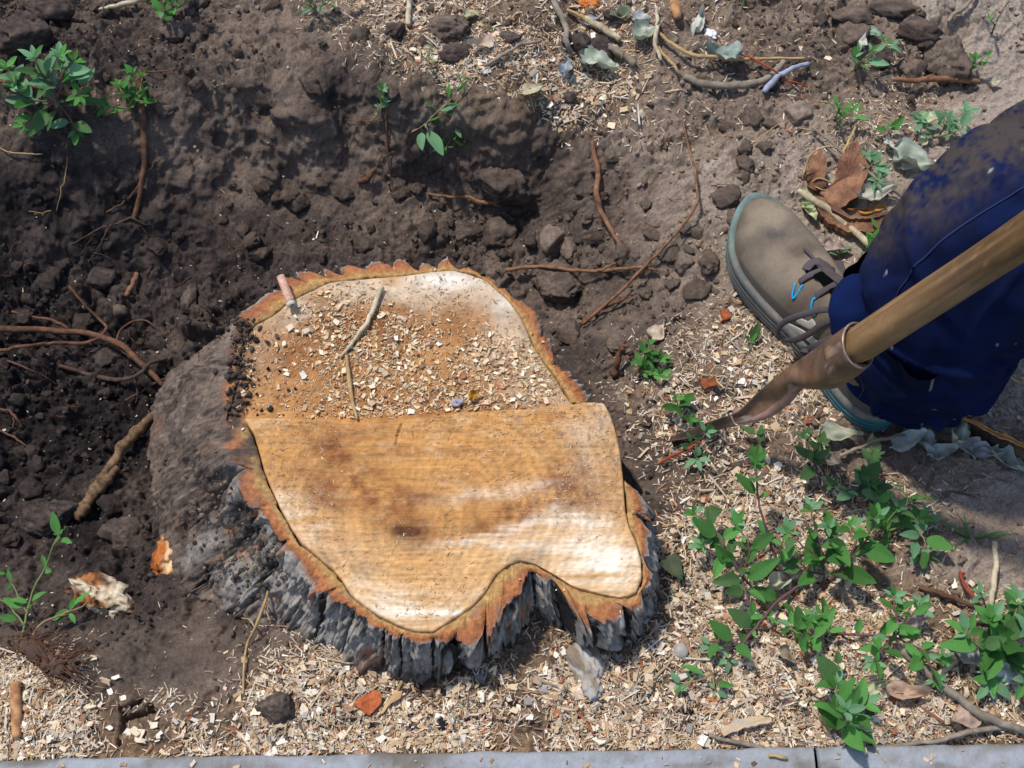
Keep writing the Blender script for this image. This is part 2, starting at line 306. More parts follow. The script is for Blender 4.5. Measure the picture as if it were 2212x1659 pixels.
wx = Xd + .012 * fbm(Xd * 30, Yd * 30, 90, 2) + .004 * fbm(Xd * 130, Yd * 130, 92, 3); wy = Yd + .012 * fbm(Xd * 30, Yd * 30, 95, 2) + .004 * fbm(Xd * 130, Yd * 130, 97, 3)
def f3(x, y, z, sd, o=3, g=.55):
    t = 0; a = 1; n_ = 0
    for k_ in range(o): t = t + a * (vn3(x * 2 ** k_ + 7 * k_, y * 2 ** k_, z * 2 ** k_ - 3 * k_, sd + k_) - .5); n_ += a; a *= g
    return t / n_ * 2
disp = .020 * fbm(Xd * 9, Yd * 9, 1, 3) * (.35 + rg)
disp += .010 * fbm(wx * 38, wy * 38, 5, 4, .6) * (.45 + rg)
r1 = 1 - np.abs(fbm(wx * 55, wy * 55, 40, 3)) * 2
disp += .0045 * r1 * (.4 + rg)
for cell, sd, pr, am in ((.050, 11, .34, .85), (.026, 21, .45, .9), (.013, 31, .55, .95), (.0066, 41, .6, 1.0)):
    m_ = smooth(.08, .34, rg) * np.clip((rg * 1.35 + .5 * fbm(Xd * 7, Yd * 7, sd + 50, 2)) - (.25 if cell > .02 else .08), 0, 1)
    disp += am * lumps(wx, wy, cell, sd, pr) * (m_ if cell < .03 else m_ ** 1.5)
disp += .0026 * fbm(Xd * 300, Yd * 300, 61, 3, .75) * (.5 + rg)
sg = np.hypot(np.gradient(Zd, xs, axis=1), np.gradient(Zd, ys, axis=0)); steep = smooth(.5, 1.4, sg)
d3 = .020 * f3(Xd * 24, Yd * 24, Zd * 24, 700, 4, .6) + .006 * (1 - 2 * np.abs(f3(Xd * 45, Yd * 45, Zd * 45, 710, 3))) + .0035 * f3(Xd * 170, Yd * 170, Zd * 170, 715, 3, .7)
nm = np.stack([-np.gradient(Zd, xs, axis=1), -np.gradient(Zd, ys, axis=0), np.ones_like(Zd)], -1); nm /= np.linalg.norm(nm, axis=-1, keepdims=True)
disp = disp * (1 - .75 * steep) + .35 * d3 * steep
# the steep back wall: overhanging crumbled lip
edge = smooth(-.5, 1650, PYd)
flat = smooth(1585, 1625, PYd)
disp *= (1 - .75 * flat)
Zg = Zd + disp - .008 * rg
# a crack in the crust at lower left
def seg_dist(px, py, pts):
    d = np.full(px.shape, 1e9)
    for (ax, ay), (bx, by) in zip(pts[:-1], pts[1:]):
        vx, vy = bx - ax, by - ay; t = np.clip(((px - ax) * vx + (py - ay) * vy) / (vx * vx + vy * vy), 0, 1)
        d = np.minimum(d, np.hypot(px - ax - t * vx, py - ay - t * vy))
    return d
jit = 7 * fbm(Xd * 90, Yd * 90, 77, 2)
dc = np.minimum(seg_dist(PXd, PYd + jit, [(262,1530),(268,1555),(256,1600)]), seg_dist(PXd, PYd + jit, [(264,1560),(300,1545),(328,1528)]))
dc = np.minimum(dc, seg_dist(PXd, PYd + jit, [(270,1535),(300,1510)]))
Zg -= .022 * (1 - smooth(2, 9, dc))
tone = .7 + tonemap(PXd, PYd) + 2.2 * fbm(Xd * 14, Yd * 14, 71, 3) + 1.3 * fbm(wx * 90, wy * 90, 75, 3)
slope_up = np.clip((Zg - bil(Zd, Xd, Yd, xs, ys)) * 60, -1, 1)
tone = tone + .35 * slope_up - .5 * steep + 1.5 * steep * f3(Xd * 60, Yd * 60, Zd * 60, 720, 3)
gcol = soilcol(tone)
gcol *= (1 + .06 * fbm(Xd * 20, Yd * 20, 81, 2))[..., None]
cden = chipmap(PXd, PYd) / 9
dust = np.clip(cden * 1.15 + .45 * fbm(Xd * 26, Yd * 26, 84, 4) - .28, 0, 1)
gcol = mixc(gcol, mixc(S(150, 122, 92)[None, None], S(105, 84, 66)[None, None], .5 + 1.2 * fbm(Xd * 150, Yd * 150, 86, 3)), dust * .85)
# outer rings out to the horizon
outx = np.array([.02, .05, .1, .2, .4, .8, 1.6, 3, 6, 12, 25, 60, 150])
XS = np.concatenate([X0 - outx[::-1], xs, X1 + outx]); YS = np.concatenate([Y0 - outx[::-1], ys, Y1 + outx])
k = len(outx)
ZZ = np.zeros((len(YS), len(XS))); CC = np.zeros((len(YS), len(XS), 3)); CC[:] = soilcol(4.5)
ZZ[k:-k, k:-k] = Zg; CC[k:-k, k:-k] = gcol
pad = np.pad(Zg, k, mode='edge'); padc = np.pad(gcol, ((k, k), (k, k), (0, 0)), mode='edge')
XXo, YYo = np.meshgrid(XS, YS)
dd = np.hypot(np.maximum(0, np.maximum(X0 - XXo, XXo - X1)), np.maximum(0, np.maximum(Y0 - YYo, YYo - Y1)))
fo = smooth(0, .5, dd)
ZZ = pad * (1 - fo) + fo * (.02 * fbm(XXo * 3, YYo * 3, 3, 3)); CC = padc * (1 - fo[..., None]) + fo[..., None] * soilcol(4.5 + 1.5 * fbm(XXo * 5, YYo * 5, 9, 3))
kA = at(0, 1638, .012); kB = at(2212, 1602, .012)
kslope = (kB[1] - kA[1]) / (kB[0] - kA[0])
kline = kA[1] + (XXo - kA[0]) * kslope
ZZ = np.where(YYo < kline - .004, -.14, ZZ)
LX = np.zeros_like(XXo); LY = np.zeros_like(XXo)
LX[k:-k, k:-k] = nm[..., 0] * d3 * steep * 1.0; LY[k:-k, k:-k] = nm[..., 1] * d3 * steep * 1.0
gm = mesh_np('ground', np.stack([XXo + LX, YYo + LY, ZZ], -1).reshape(-1, 3), quads=gridquads(len(YS), len(XS)), col=CC.reshape(-1, 3), mat=M['soil'])
tag(obj('ground', gm), kind='structure')
def gz(x, y): return bil(Zg, np.asarray(x, float), np.asarray(y, float), xs, ys)
Zs = Zg.copy()
for _ in range(6):
    Zs[1:-1, 1:-1] = (Zs[1:-1, 1:-1] * 4 + Zs[:-2, 1:-1] + Zs[2:, 1:-1] + Zs[1:-1, :-2] + Zs[1:-1, 2:]) / 8
GRX = np.gradient(Zs, xs, axis=1); GRY = np.gradient(Zs, ys, axis=0)
def gnorm(x, y):
    a = bil(GRX, x, y, xs, ys); b = bil(GRY, x, y, xs, ys); nn = np.stack([-a, -b, np.ones_like(a)], -1); return nn / np.linalg.norm(nn, axis=-1, keepdims=True)
_T = np.linspace(.9, 2.15, 1500)
def gp(px, py, h=0.0):
    d = raydir(px, py); P = CAM[None] + d[None] * _T[:, None]
    ok = P[:, 2] < gz(P[:, 0], P[:, 1]) + h
    i = int(np.argmax(ok)) if ok.any() else len(_T) - 1
    return Vector(P[i])

# ------------------------------------------------------------------ kerb and road
def kerb_piece(x0, x1, seed, parent):
    nx = int((x1 - x0) / .004) + 2; X = np.linspace(x0, x1, nx)
    prof = [(-.006, -.13), (-.001, -.01), (.0, .003), (-.0015, .009), (-.005, .0120)] + [(-.008 - .132 * i / 30, .0125) for i in range(1, 31)] + [(-.145, .008), (-.150, -.002), (-.150, -.10)]
    prof = np.array(prof); V = []
    for (py_, pz_) in prof:
        e = .0022 * fbm(X * 40, np.full(nx, seed + pz_ * 50 + py_ * 20), seed, 4) + (.004 * np.maximum(0, fbm(X * 9, np.full(nx, seed * 1.), seed + 3, 3) - .25) * (1 if pz_ > 0 and py_ > -.02 else 0)) * -1
        zz = .0014 * fbm(X * 60, np.full(nx, py_ * 60), seed + 7, 4)
        V.append(np.stack([X, kA[1] + (X - kA[0]) * kslope + py_ + e, pz_ + zz], -1))
    V = np.array(V); g = S(158, 163, 170)
    col = mixc(np.broadcast_to(g, V.shape), S(116, 110, 102), .45 + 2.0 * fbm(V[..., 0] * 24, V[..., 1] * 60, 5, 5, .65))
    q = gridquads(len(prof), nx)
    caps = [[i * nx for i in range(len(prof))], [i * nx + nx - 1 for i in range(len(prof))][::-1]]
    me = bpy.data.meshes.new('kerb_stone')
    v = V.reshape(-1, 3)
    me = mesh_np('kerb_stone', v, quads=q[:, ::-1], tris=np.array([[c[0], c[i], c[i + 1]] for c in caps for i in range(1, len(prof) - 1)]), col=col.reshape(-1, 3), mat=M['concrete'])
    return obj('kerb_stone', me, parent)
kerb = empty('kerb', (0, 0, 0)); tag(kerb, kind='structure')
jx = at(1762, 1640, .012)[0]
for i, (a, b) in enumerate([(jx - 2.0, jx - 1.003), (jx - 1.0, jx - .0012), (jx + .0012, jx + 1.0), (jx + 1.003, jx + 2.0)]): kerb_piece(a, b, 3 + i, kerb)
rv = np.array([[-60, kA[1] - .15 - 60, -.105], [60, kA[1] - .15 - 60, -.105], [60, kA[1] - .146 + 60 * kslope, -.105], [-60, kA[1] - .146 - 60 * kslope, -.105]])
tag(obj('road', mesh_np('road', rv, quads=[[0, 1, 2, 3]], mat=M['asphalt'])), kind='structure')

# ------------------------------------------------------------------ stump
stump = empty('tree_stump', (PC[0], PC[1], -.13), 'wide sawn tree stump with raised front half and furrowed grey bark beside the pit', 'tree stump')
SO = np.array([PC[0], PC[1], -.13])
def resample(P, n):
    P = np.concatenate([P, P[:1]]); s = np.concatenate([[0], np.cumsum(np.hypot(*np.diff(P, axis=0).T))]); u = np.linspace(0, s[-1], n, endpoint=False)
    Q = np.stack([np.interp(u, s, P[:, 0]), np.interp(u, s, P[:, 1])], -1)
    kk = np.hanning(7); kk /= kk.sum()
    for a in (0, 1): Q[:, a] = np.convolve(np.concatenate([Q[-6:, a], Q[:, a], Q[:6, a]]), kk, 'same')[6:-6]
    return Q
def gauss(px, py, cx, cy, sx, sy, rot=0):
    c, s = math.cos(rot), math.sin(rot); dx = (px - cx); dy = (py - cy); u = (dx * c + dy * s) / sx; v = (-dx * s + dy * c) / sy
    return np.exp(-.5 * (u * u + v * v))
def slab(name, outline, z, centre, nr, nth, colf, dispf, m, depth=.07):
    Q = resample(outline, nth); c = at(centre[0], centre[1], z)[:2]
    t = np.linspace(0, 1, nr) ** .8; t[0] = .002
    P = c[None, None] + (Q[None] - c) * t[:, None, None]
    x, y = P[..., 0], P[..., 1]; zz = z + dispf(x, y)
    d = np.minimum(1, (1 - t[:, None]) * np.hypot(*(Q - c).T)[None] / .0015)
    zz = zz - .0012 * (1 - d)
    px, py = proj(x, y, z); col = colf(px, py, x, y)
    top = np.stack([x, y, zz], -1)
    lows = []; lc = []
    for kk, (g_, dz) in enumerate([(.0008, .006), (.001, .02), (.0, depth)]):
        dirn = (Q - c) / np.hypot(*(Q - c).T)[:, None]
        l = np.concatenate([Q + dirn * g_, (zz[-1] - dz)[:, None]], -1); lows.append(l[None]); lc.append(col[-1:] * .8)
    V = np.concatenate([top] + lows); CL = np.concatenate([col] + lc)
    me = mesh_np(name, V.reshape(-1, 3) - SO, quads=gridquads(len(V), nth, True), col=CL.reshape(-1, 3), mat=m)
    return obj(name, me, stump)
def col_front(px, py, x, y):
    n1 = fbm(x * 22, y * 26, 201, 5, .6); n2 = fbm(x * 14 + 3, y * 160, 205, 4, .6); n3 = fbm(x * 70, y * 70, 208, 4, .6)
    qx = px + 55 * n1; qy = py + 45 * fbm(x * 20, y * 20, 211, 4)
    base = np.broadcast_to(S(208, 164, 112), px.shape + (3,)).copy()
    g = lambda *a: gauss(qx, qy, *a)
    org = np.clip(.95 * g(800, 990, 150, 70) + .85 * g(1000, 950, 300, 65) + .75 * g(1180, 980, 110, 90) + .6 * g(900, 1080, 330, 60) + .45 * g(640, 950, 70, 40) + .5 * g(890, 1190, 60, 90) + .35 * g(760, 1120, 60, 60), 0, 1)
    base = mixc(base, np.broadcast_to(S(190, 138, 80), base.shape), org * (.85 + .5 * n2))
    brn = np.clip(.95 * g(735, 975, 60, 60, .5) + .9 * g(800, 1075, 120, 22, .25) + .85 * g(1210, 1080, 80, 30, -.3) + .7 * g(1080, 1120, 110, 20, -.12) + .55 * g(900, 1060, 120, 20) + .4 * g(1240, 1040, 30, 40), 0, 1)
    base = mixc(base, np.broadcast_to(S(136, 84, 46), base.shape), brn * (.72 + 1.1 * n3))
    mot = smooth(.12, .5, fbm(x * 45, y * 75, 250, 4, .6)) * np.clip(org + brn + .15, 0, 1); base = mixc(base, np.broadcast_to(S(156, 104, 58), base.shape), mot * .55)
    lt = smooth(.15, .5, fbm(x * 38 + 9, y * 70, 255, 4, .6)); base = mixc(base, np.broadcast_to(S(224, 196, 158), base.shape), lt * .18)
    kn = np.clip(1.1 * gauss(px + 10 * n3, py + 8 * n1, 882, 1146, 26, 9) + .45 * g(885, 1150, 40, 22), 0, 1)
    base = mixc(base, np.broadcast_to(S(92, 56, 32), base.shape), kn)
    wht = np.clip(1.0 * gauss(px + 30 * n3, py + 12 * n2, 1315, 1225, 70, 34) + .9 * g(650, 1105, 45, 26, .5) + .9 * g(930, 1320, 120, 20, -.05) + .55 * g(820, 1290, 60, 18) + .55 * g(1120, 1145, 130, 10, -.1) + .6 * g(1120, 1180, 100, 10, .1) + .5 * g(1270, 1150, 60, 26) + .4 * gauss(px + 20 * n2, py + 10 * n3, 1085, 1062, 90, 10, -.12) + .35 * g(1290, 940, 30, 50), 0, 1)
    base = mixc(base, np.broadcast_to(S(240, 226, 204), base.shape), wht * np.clip(.75 + 1.3 * n2 + .5 * n3, 0, 1))
    grey = np.clip(.8 * gauss(px, py + 6 * n3, 1130, 1216, 26, 12) + .6 * gauss(px + 8 * n3, py, 1168, 1192, 14, 10) + .5 * gauss(px + 8 * n3, py, 785, 1233, 22, 16) + .3 * g(700, 1200, 50, 20) + .35 * g(1290, 1000, 30, 80), 0, 1)
    base = mixc(base, np.broadcast_to(S(140, 124, 108), base.shape), grey)
    rr_ = np.hypot(px - 885, (py - 1150) * 1.1) * (1 + .10 * np.sin(3 * np.arctan2(py - 1150, px - 885))); rings = np.sin(rr_ * .30 + 5 * n1) + .8 * np.sin(rr_ * .11 + 3 * n1 + 1); an_ = np.arctan2(py - 1150, px - 885); rad_ = smooth(.78, .95, 1 - np.abs(fbm(an_ * 9 + .3 * n1, rr_ / 500, 240, 3)) * 2.2) * smooth(.45, .6, vn(rr_ / 40, an_ * 3, 242))
    fine = fbm(x * 240, y * 240, 214, 3, .8)
    base = base * (1 + .075 * rings + .11 * n2 + .24 * fine - .15 * rad_ + .06 * np.sin((py + .0006 * (px - 900) ** 2 + 14 * n1) * .55) * smooth(1050, 1200, py))[..., None]
    edge_ = 0
    return np.clip(base, .01, .9)
def disp_front(x, y):
    px, py = proj(x, y, ZT)
    crk = seg_dist(px + 3 * fbm(x * 200, y * 200, 9, 2), py, [(872,905),(858,940),(856,958)])
    crk = np.minimum(crk, seg_dist(px + 2 * fbm(x * 200, y * 200, 8, 2), py, [(893,920),(894,945)]) + 1)
    return .0016 * fbm(x * 10, y * 10, 231, 3) + .0011 * fbm(x * 12, y * 240, 233, 4, .6) + .0006 * fbm(x * 300, y * 300, 237, 2) - .004 * (1 - smooth(.5, 3.2, crk))
def col_back(px, py, x, y):
    n1 = fbm(x * 22, y * 22, 301, 5, .6); n3 = fbm(x * 90, y * 90, 308, 4, .7)
    base = np.broadcast_to(S(186, 136, 84), px.shape + (3,)).copy()
    qx = px + 70 * n1; qy = py + 60 * fbm(x * 20, y * 20, 311, 4)
    g = lambda *a: gauss(qx, qy, *a)
    gr = np.clip(1.0 * g(900, 630, 230, 34) + .8 * g(1080, 700, 40, 70) + .7 * g(700, 650, 90, 24) + .5 * g(570, 740, 40, 50) + .8 * g(1180, 850, 50, 40) + .5 * g(1130, 760, 40, 50), 0, 1)
    base = mixc(base, np.broadcast_to(S(205, 182, 154), base.shape), gr)
    br = np.clip(.8 * g(640, 770, 110, 45) + .6 * g(880, 700, 160, 40) + .5 * g(760, 720, 60, 30) + .6 * g(1060, 830, 120, 30) + .7 * g(880, 880, 220, 22), 0, 1)
    base = mixc(base, np.broadcast_to(S(132, 80, 42), base.shape), br * .85)
    wh = np.clip(1.0 * gauss(px + 20 * n3, py, 965, 606, 42, 14) + .5 * g(1110, 670, 30, 20), 0, 1)
    base = mixc(base, np.broadcast_to(S(228, 218, 205), base.shape), wh)
    sd = np.clip(1.2 * smooth(560, 500, px + 25 * n3 + 20 * n1), 0, 1)
    base = mixc(base, np.broadcast_to(S(80, 66, 56), base.shape), sd)
    cav = 1 + .30 * n3 + .16 * n1
    return np.clip(base * cav[..., None], .01, .9)
def disp_back(x, y): return .003 * fbm(x * 12, y * 12, 331, 3) + .0016 * fbm(x * 90, y * 90, 333, 3, .6)
fo_ = slab('raised_sawn_face', np.concatenate([W(front_crack, ZT), W(step_edge, ZT)]), ZT, (950, 1080), 190, 900, col_front, disp_front, M['wood'])
stepback = [(p[0], p[1] + 60) for p in step_edge[::-1]]
slab('lowered_sawn_face', np.concatenate([W(back_crack, ZB), W([(520, 940)] + stepback, ZB)]), ZB, (880, 770), 120, 800, col_back, disp_back, M['wood2'])

# bark: cut into plates by fissures, each one a solid from its sawn top down to the soil
def skew(th): return .03 * np.sin(th * 23 + 2 * np.sin(th * 7)) * np.where(isback[(np.round(th / (2 * np.pi) * NT).astype(int)) % NT] | True, 1, 1) * smooth(0, .02, stump_gap(th))
def stump_gap(th):
    k_ = (np.round(th / (2 * np.pi) * NT).astype(int)) % NT; return r_o[k_] - r_w[k_]
def bark_section(i0, i1, name, shrink, body=False, nseed=0):
    idx = np.arange(i0, i1 + 1); ii = idx % NT; th = idx / NT * 2 * np.pi
    back = isback[ii]; zt = np.where(back, ZB, ZT); rw = r_w[ii] + .0008 + .0022 * vn(th * 24, th * 0, 5) ** 2 + .0007 * vn(th * 120, th * 0, 6); ro = r_o[ii].copy()
    ro = np.maximum(ro, rw + .0015); thick = ro - rw
    rb, zb = r_b[ii], z_b[ii]
    u = (idx - i0) / max(1, i1 - i0); arc = np.minimum(idx - i0, i1 - idx) * (2 * np.pi / NT) * ro
    fis = .5 + .5 * hsh(np.array([i0 % NT, i1 % NT]), np.array([1, 1]), np.array([0, 0]), 5); near0 = (idx - i0) < (i1 - idx)
    el = 1 - np.where(near0, fis[0], fis[1]) * (1 - np.sqrt(np.clip(arc / .0075, 0, 1)))                       # rounded plate ends
    if body: el = np.ones_like(el)
    jag = .0035 * fbm(th * 18, th * 0 + 1, 402, 4, .6) * np.clip(thick / .01, 0, 1) + .0016 * fbm(th * 110, th * 0, 405, 3) * np.clip(thick / .01, 0, 1)
    rows = []; cols = []
    gold = S(178, 140, 88); org = S(174, 114, 72); red = S(150, 92, 62); grey = S(156, 149, 141); dk = S(52, 48, 47); soilc = S(84, 72, 64); pale = S(150, 136, 120)
    soilw = np.clip(smooth(2.5, 2.8, th % (2 * np.pi)) * (1 - smooth(3.2, 3.5, th % (2 * np.pi) + .12 * fbm(th * 9, th * 0, 77, 3))), 0, 1)
    nin = 9
    if not body:
        rows.append(np.stack([rw * np.cos(th), rw * np.sin(th), zt - .03], -1)); cols.append(np.broadcast_to(S(110, 70, 36), (len(th), 3)))
    for k_ in range(nin):
        f = k_ / (nin - 1); r = rw + (thick + jag - .0012) * f
        r = rw + (r - rw) * (1 - .72 * (1 - el) * f)
        zz = zt - .0006 - .0012 * vn(th * 90, th * 0 + f * 6, 7) - .0018 * (f ** 3) - (0 if body else .0007 * (k_ == 0)) - .004 * (1 - el) * smooth(.3, .8, f) + .0018 * fbm(th * 40, th * 0 + f * 2, 19, 2) * f
        if body: r = r - shrink; zz = zz - .012
        tk = th + skew(th) * f
        rows.append(np.stack([r * np.cos(tk), r * np.sin(tk), zz], -1))
        x, y = r * np.cos(th), r * np.sin(th); nn = fbm(x * 70, y * 70, 410, 4); n2 = fbm(x * 260, y * 260, 413, 3)
        c = mixc(np.broadcast_to(gold, (len(th), 3)), np.broadcast_to(org, (len(th), 3)), smooth(.22, .45, np.full(len(th), f) + .25 * nn))
        c = mixc(c, np.broadcast_to(red, c.shape), smooth(.55, .95, f + .4 * nn) * .8)
        c = mixc(c, np.broadcast_to(pale, c.shape), smooth(.25, .6, nn) * .35)
        c = mixc(c, np.broadcast_to(soilc, c.shape), soilw * np.clip(.9 + 1.5 * nn, .2, 1))
        c = c * (1 + .3 * n2)[:, None]
        if k_ == nin - 1: c = c * .75 + grey * .12
        if body: c = np.broadcast_to(dk, c.shape)
        cols.append(c)
    rtop = rw + (thick + jag) * (.28 + .72 * el if not body else 1)
    nv = 44 if not body else 16
    for k_ in range(1, nv + 1):
        v = k_ / nv; zlow = zb - .03
        z = zt + (zlow - zt) * v
        vb = np.clip((zt - z) / np.maximum(zt - zb, .03), 0, 1.15)
        flare = vb ** (1.6 - .75 * soilw)
        r = rtop + (rb - rtop) * flare
        s3 = th * 9; zz3 = z * 22
        thw = th + .09 * fbm(th * 5, z * 9, 418, 3)
        bk = 1 - 2 * np.abs(fbm(thw * 11, z * 13, 425, 4, .6))   # ridges
        br = np.floor(vn(thw * 17, z * 42, 430) * 3.4) / 3 + .5 * np.floor(vn(thw * 44, z * 90, 431) * 3) / 3
        amp = np.clip(.3 + v * 6, .3, 1) * (1 - .55 * soilw) * np.clip(thick / .012, .25, 1)
        bk2 = 1 - 2 * np.abs(fbm(th * 38 + .5 * fbm(th * 9, z * 40, 422, 2), z * 26, 427, 3, .6))
        dsp = (.0125 * (bk - .35) + .0085 * (br - .55) + .0042 * (bk2 - .3) + .0045 * fbm(th * 60, z * 120, 433, 3)) * amp
        dsp += soilw * (.008 * fbm(th * 8, z * 12, 436, 3) + .004 * fbm(th * 34, z * 60, 437, 4, .65) + .003 * lumps(th * .3, z * 1., .012, 438, .5) / .006)
        r = r + dsp
        if not body: r = r - .009 * (1 - el) * (1 - .9 * soilw)
        else: r = r - shrink
        tk = th + skew(th) * (1 - .5 * v)
        rows.append(np.stack([r * np.cos(tk), r * np.sin(tk), z], -1))
        nn = fbm(th * 16, z * 30, 440, 4); n2 = fbm(th * 70, z * 90, 443, 4, .7)
        c = mixc(np.broadcast_to(dk, (len(th), 3)), np.broadcast_to(grey, (len(th), 3)), smooth(-.35, .35, bk - .1 + .6 * n2))
        c = mixc(c, np.broadcast_to(dk * .7, c.shape), smooth(.2, -.3, bk2) * .55)
        c = mixc(c, np.broadcast_to(S(150, 140, 118), c.shape), smooth(.1, .5, nn) * .5)
        c = mixc(c, np.broadcast_to(S(178, 104, 64), c.shape), smooth(.42, .6, nn + .5 * n2) * .8)
        sw = np.clip(soilw * (1.25 + .9 * nn + .8 * smooth(.05, .4, vb)) + smooth(.75, 1.05, vb + .3 * nn) * .75, 0, 1)
        c = mixc(c, soilcol(3.9 + 2.4 * n2 + 1.4 * nn), sw)
        orange = smooth(.4, .6, fbm(th * 7, z * 16, 447, 3)) * soilw * .25
        c = mixc(c, np.broadcast_to(S(150, 88, 50), c.shape), orange)
        if body: c = np.broadcast_to(dk * .8, c.shape)
        cols.append(c * (1 + .25 * n2)[:, None])
    V = np.array(rows); CL = np.array(cols); nr, nc = V.shape[:2]
    V = V + np.array([PC[0], PC[1], 0]) - SO
    if body:
        q = gridquads(nr, nc - 1, True); V = V[:, :-1]; CL = CL[:, :-1]
        me = mesh_np(name, V.reshape(-1, 3), quads=q[:, ::-1][:, ::-1], col=CL.reshape(-1, 3), mat=M['bark'])
        return obj(name, me, stump)
    # close the two ends with a fan to the inner side
    inner = np.stack([(rw - .004) * np.cos(th), (rw - .004) * np.sin(th), np.full(len(th), -.12)], -1) + np.array([PC[0], PC[1], 0]) - SO
    V = np.concatenate([V, inner[None]]); CL = np.concatenate([CL, np.broadcast_to(dk, (1, nc, 3))]); nr += 1
    q = gridquads(nr, nc)
    ends = []
    for c_ in (0, nc - 1):
        ids = [r_ * nc + c_ for r_ in range(nr)]
        for a in range(1, nr - 1): ends.append([ids[0], ids[a], ids[a + 1]] if c_ else [ids[0], ids[a + 1], ids[a]])
    me = mesh_np(name, V.reshape(-1, 3), quads=q, tris=ends, col=CL.reshape(-1, 3), mat=M['bark'])
    return obj(name, me, stump)
bark_section(0, NT, 'stump_body', .006, body=True)
# fissures where the photograph has them, the rest spread between
fpts_f = [(505,1024),(540,1092),(606,1175),(700,1303),(760,1322),(818,1358),(870,1380),(926,1386),(985,1402),(1047,1362),(1148,1246),(1232,1340),(1300,1348),(1350,1334),(1392,1280),(1411,1210),(1387,1126),(1360,1040)]
fpts_b = [(1268,862),(1196,775),(1166,711),(1087,610),(1037,587),(996,569),(939,572),(905,566),(830,565),(785,565),(735,569),(700,574),(640,584),(592,620),(520,690)]
fa = np.concatenate([polar(W(fpts_f, ZT))[0], polar(W(fpts_b, ZB))[0]]); fa = np.sort(fa)
fi = [int(round(a / (2 * np.pi) * NT)) for a in fa]
# the bare stretch of the right side (no bark between the step and D 1346,1036)
bare0 = int(polar(W([(1362, 1040)], ZT))[0][0] / (2 * np.pi) * NT); bare1 = int(polar(W([(1280, 864)], ZT))[0][0] / (2 * np.pi) * NT)
for a, b in zip(fi, fi[1:] + [fi[0] + NT]):
    if b - a < 8: continue
    mid = ((a + b) // 2) % NT
    bare = (mid > bare0 or mid < bare1)
    if bare: continue
    bark_section(a, b - 0, 'bark_plate', 0)

# torn, rotten root ends at the left foot of the stump
def blob(name, c, rx, ry, rz, colf, m, seed, sub=3, amp=.25, fr=3.0, rot=0, parent=None, off=None, ridge=0, cut=0):
    me = ICO[sub]; v = me[0].copy(); q = me[1]
    d = 1 + amp * (vn3(v[:, 0] * fr + seed, v[:, 1] * fr, v[:, 2] * fr, seed) - .5) * 2 + amp * .5 * (vn3(v[:, 0] * fr * 3 + seed, v[:, 1] * fr * 3, v[:, 2] * fr * 3, seed + 1) - .5) * 2 + amp * .3 * (vn3(v[:, 0] * fr * 8, v[:, 1] * fr * 8, v[:, 2] * fr * 8 + seed, seed + 2) - .5) * 2
    if ridge: d = d + ridge * np.abs(vn3(v[:, 0] * .8, v[:, 1] * 9, v[:, 2] * 9, seed + 5) - .5)
    if m.name.startswith('clod'):
        rg_ = np.random.default_rng(seed + 77)
        for _ in range(9):
            nd = rg_.normal(size=3); nd /= np.linalg.norm(nd); dt = (v * d[:, None]) @ nd; c0 = rg_.uniform(.5, .85) + .12 * (vn3(v[:, 0] * 6, v[:, 1] * 6, v[:, 2] * 6, seed + 6) - .5)
            d = np.where(dt > c0, d * (c0 / np.maximum(dt, 1e-3)) ** .85, d)
    P = v * d[:, None] * np.array([rx, ry, rz])
    cc, ss = math.cos(rot), math.sin(rot); P = np.stack([P[:, 0] * cc - P[:, 1] * ss, P[:, 0] * ss + P[:, 1] * cc, P[:, 2]], -1)
    col = colf(v, d)
    return mesh_np(name, P, tris=q, col=col, mat=m)
def make_ico():
    import bmesh
    out = {}
    for s_ in (1, 2, 3, 4, 5):
        bm = bmesh.new(); bmesh.ops.create_icosphere(bm, subdivisions=s_, radius=1)
        bm.verts.index_update(); out[s_] = (np.array([v.co[:] for v in bm.verts]), np.array([[v.index for v in f.verts] for f in bm.faces])); bm.free()
    return out
ICO = make_ico()
def fibre(v, d):
    n_ = vn3(v[:, 0] * 1.5, v[:, 1] * 14, v[:, 2] * 14, 3); n2 = vn3(v[:, 0] * 1.1, v[:, 1] * 1.8, v[:, 2] * 1.8, 9)
    c = mixc(np.broadcast_to(S(170, 110, 64), (len(v), 3)), np.broadcast_to(S(224, 208, 178), (len(v), 3)), smooth(.42, .62, n2 + .3 * (n_ - .5) + .22 * v[:, 0]))
    return mixc(c, np.broadcast_to(S(96, 56, 34), c.shape), smooth(.55, .75, n_))
tw = gp(372, 1205); fibre2 = lambda v, d: fibre(v - np.array([.45, 0, 0]), d) * np.array([1.15, .93, .7])
tw = gp(372, 1205); me = blob('torn_wood', None, .030, .017, .012, fibre2, M['bark'], 4, 4, .3, 2.5, rot=1.35, ridge=.6)
o = obj('torn_wood', me, stump, Vector(tw) + Vector((0, 0, .001)) - Vector(SO)); o['label'] = 'torn orange and white wood on the soil-covered root flare'
tw = gp(222, 1292); me = blob('root_stub', None, .032, .018, .013, fibre, M['bark'], 8, 4, .32, 2.5, rot=-.45, ridge=.6)
tag(obj('root_stub', me, None, Vector(tw) + Vector((0, 0, .002))), 'chopped white and orange root end sticking out of dark soil left of the stump', 'root')

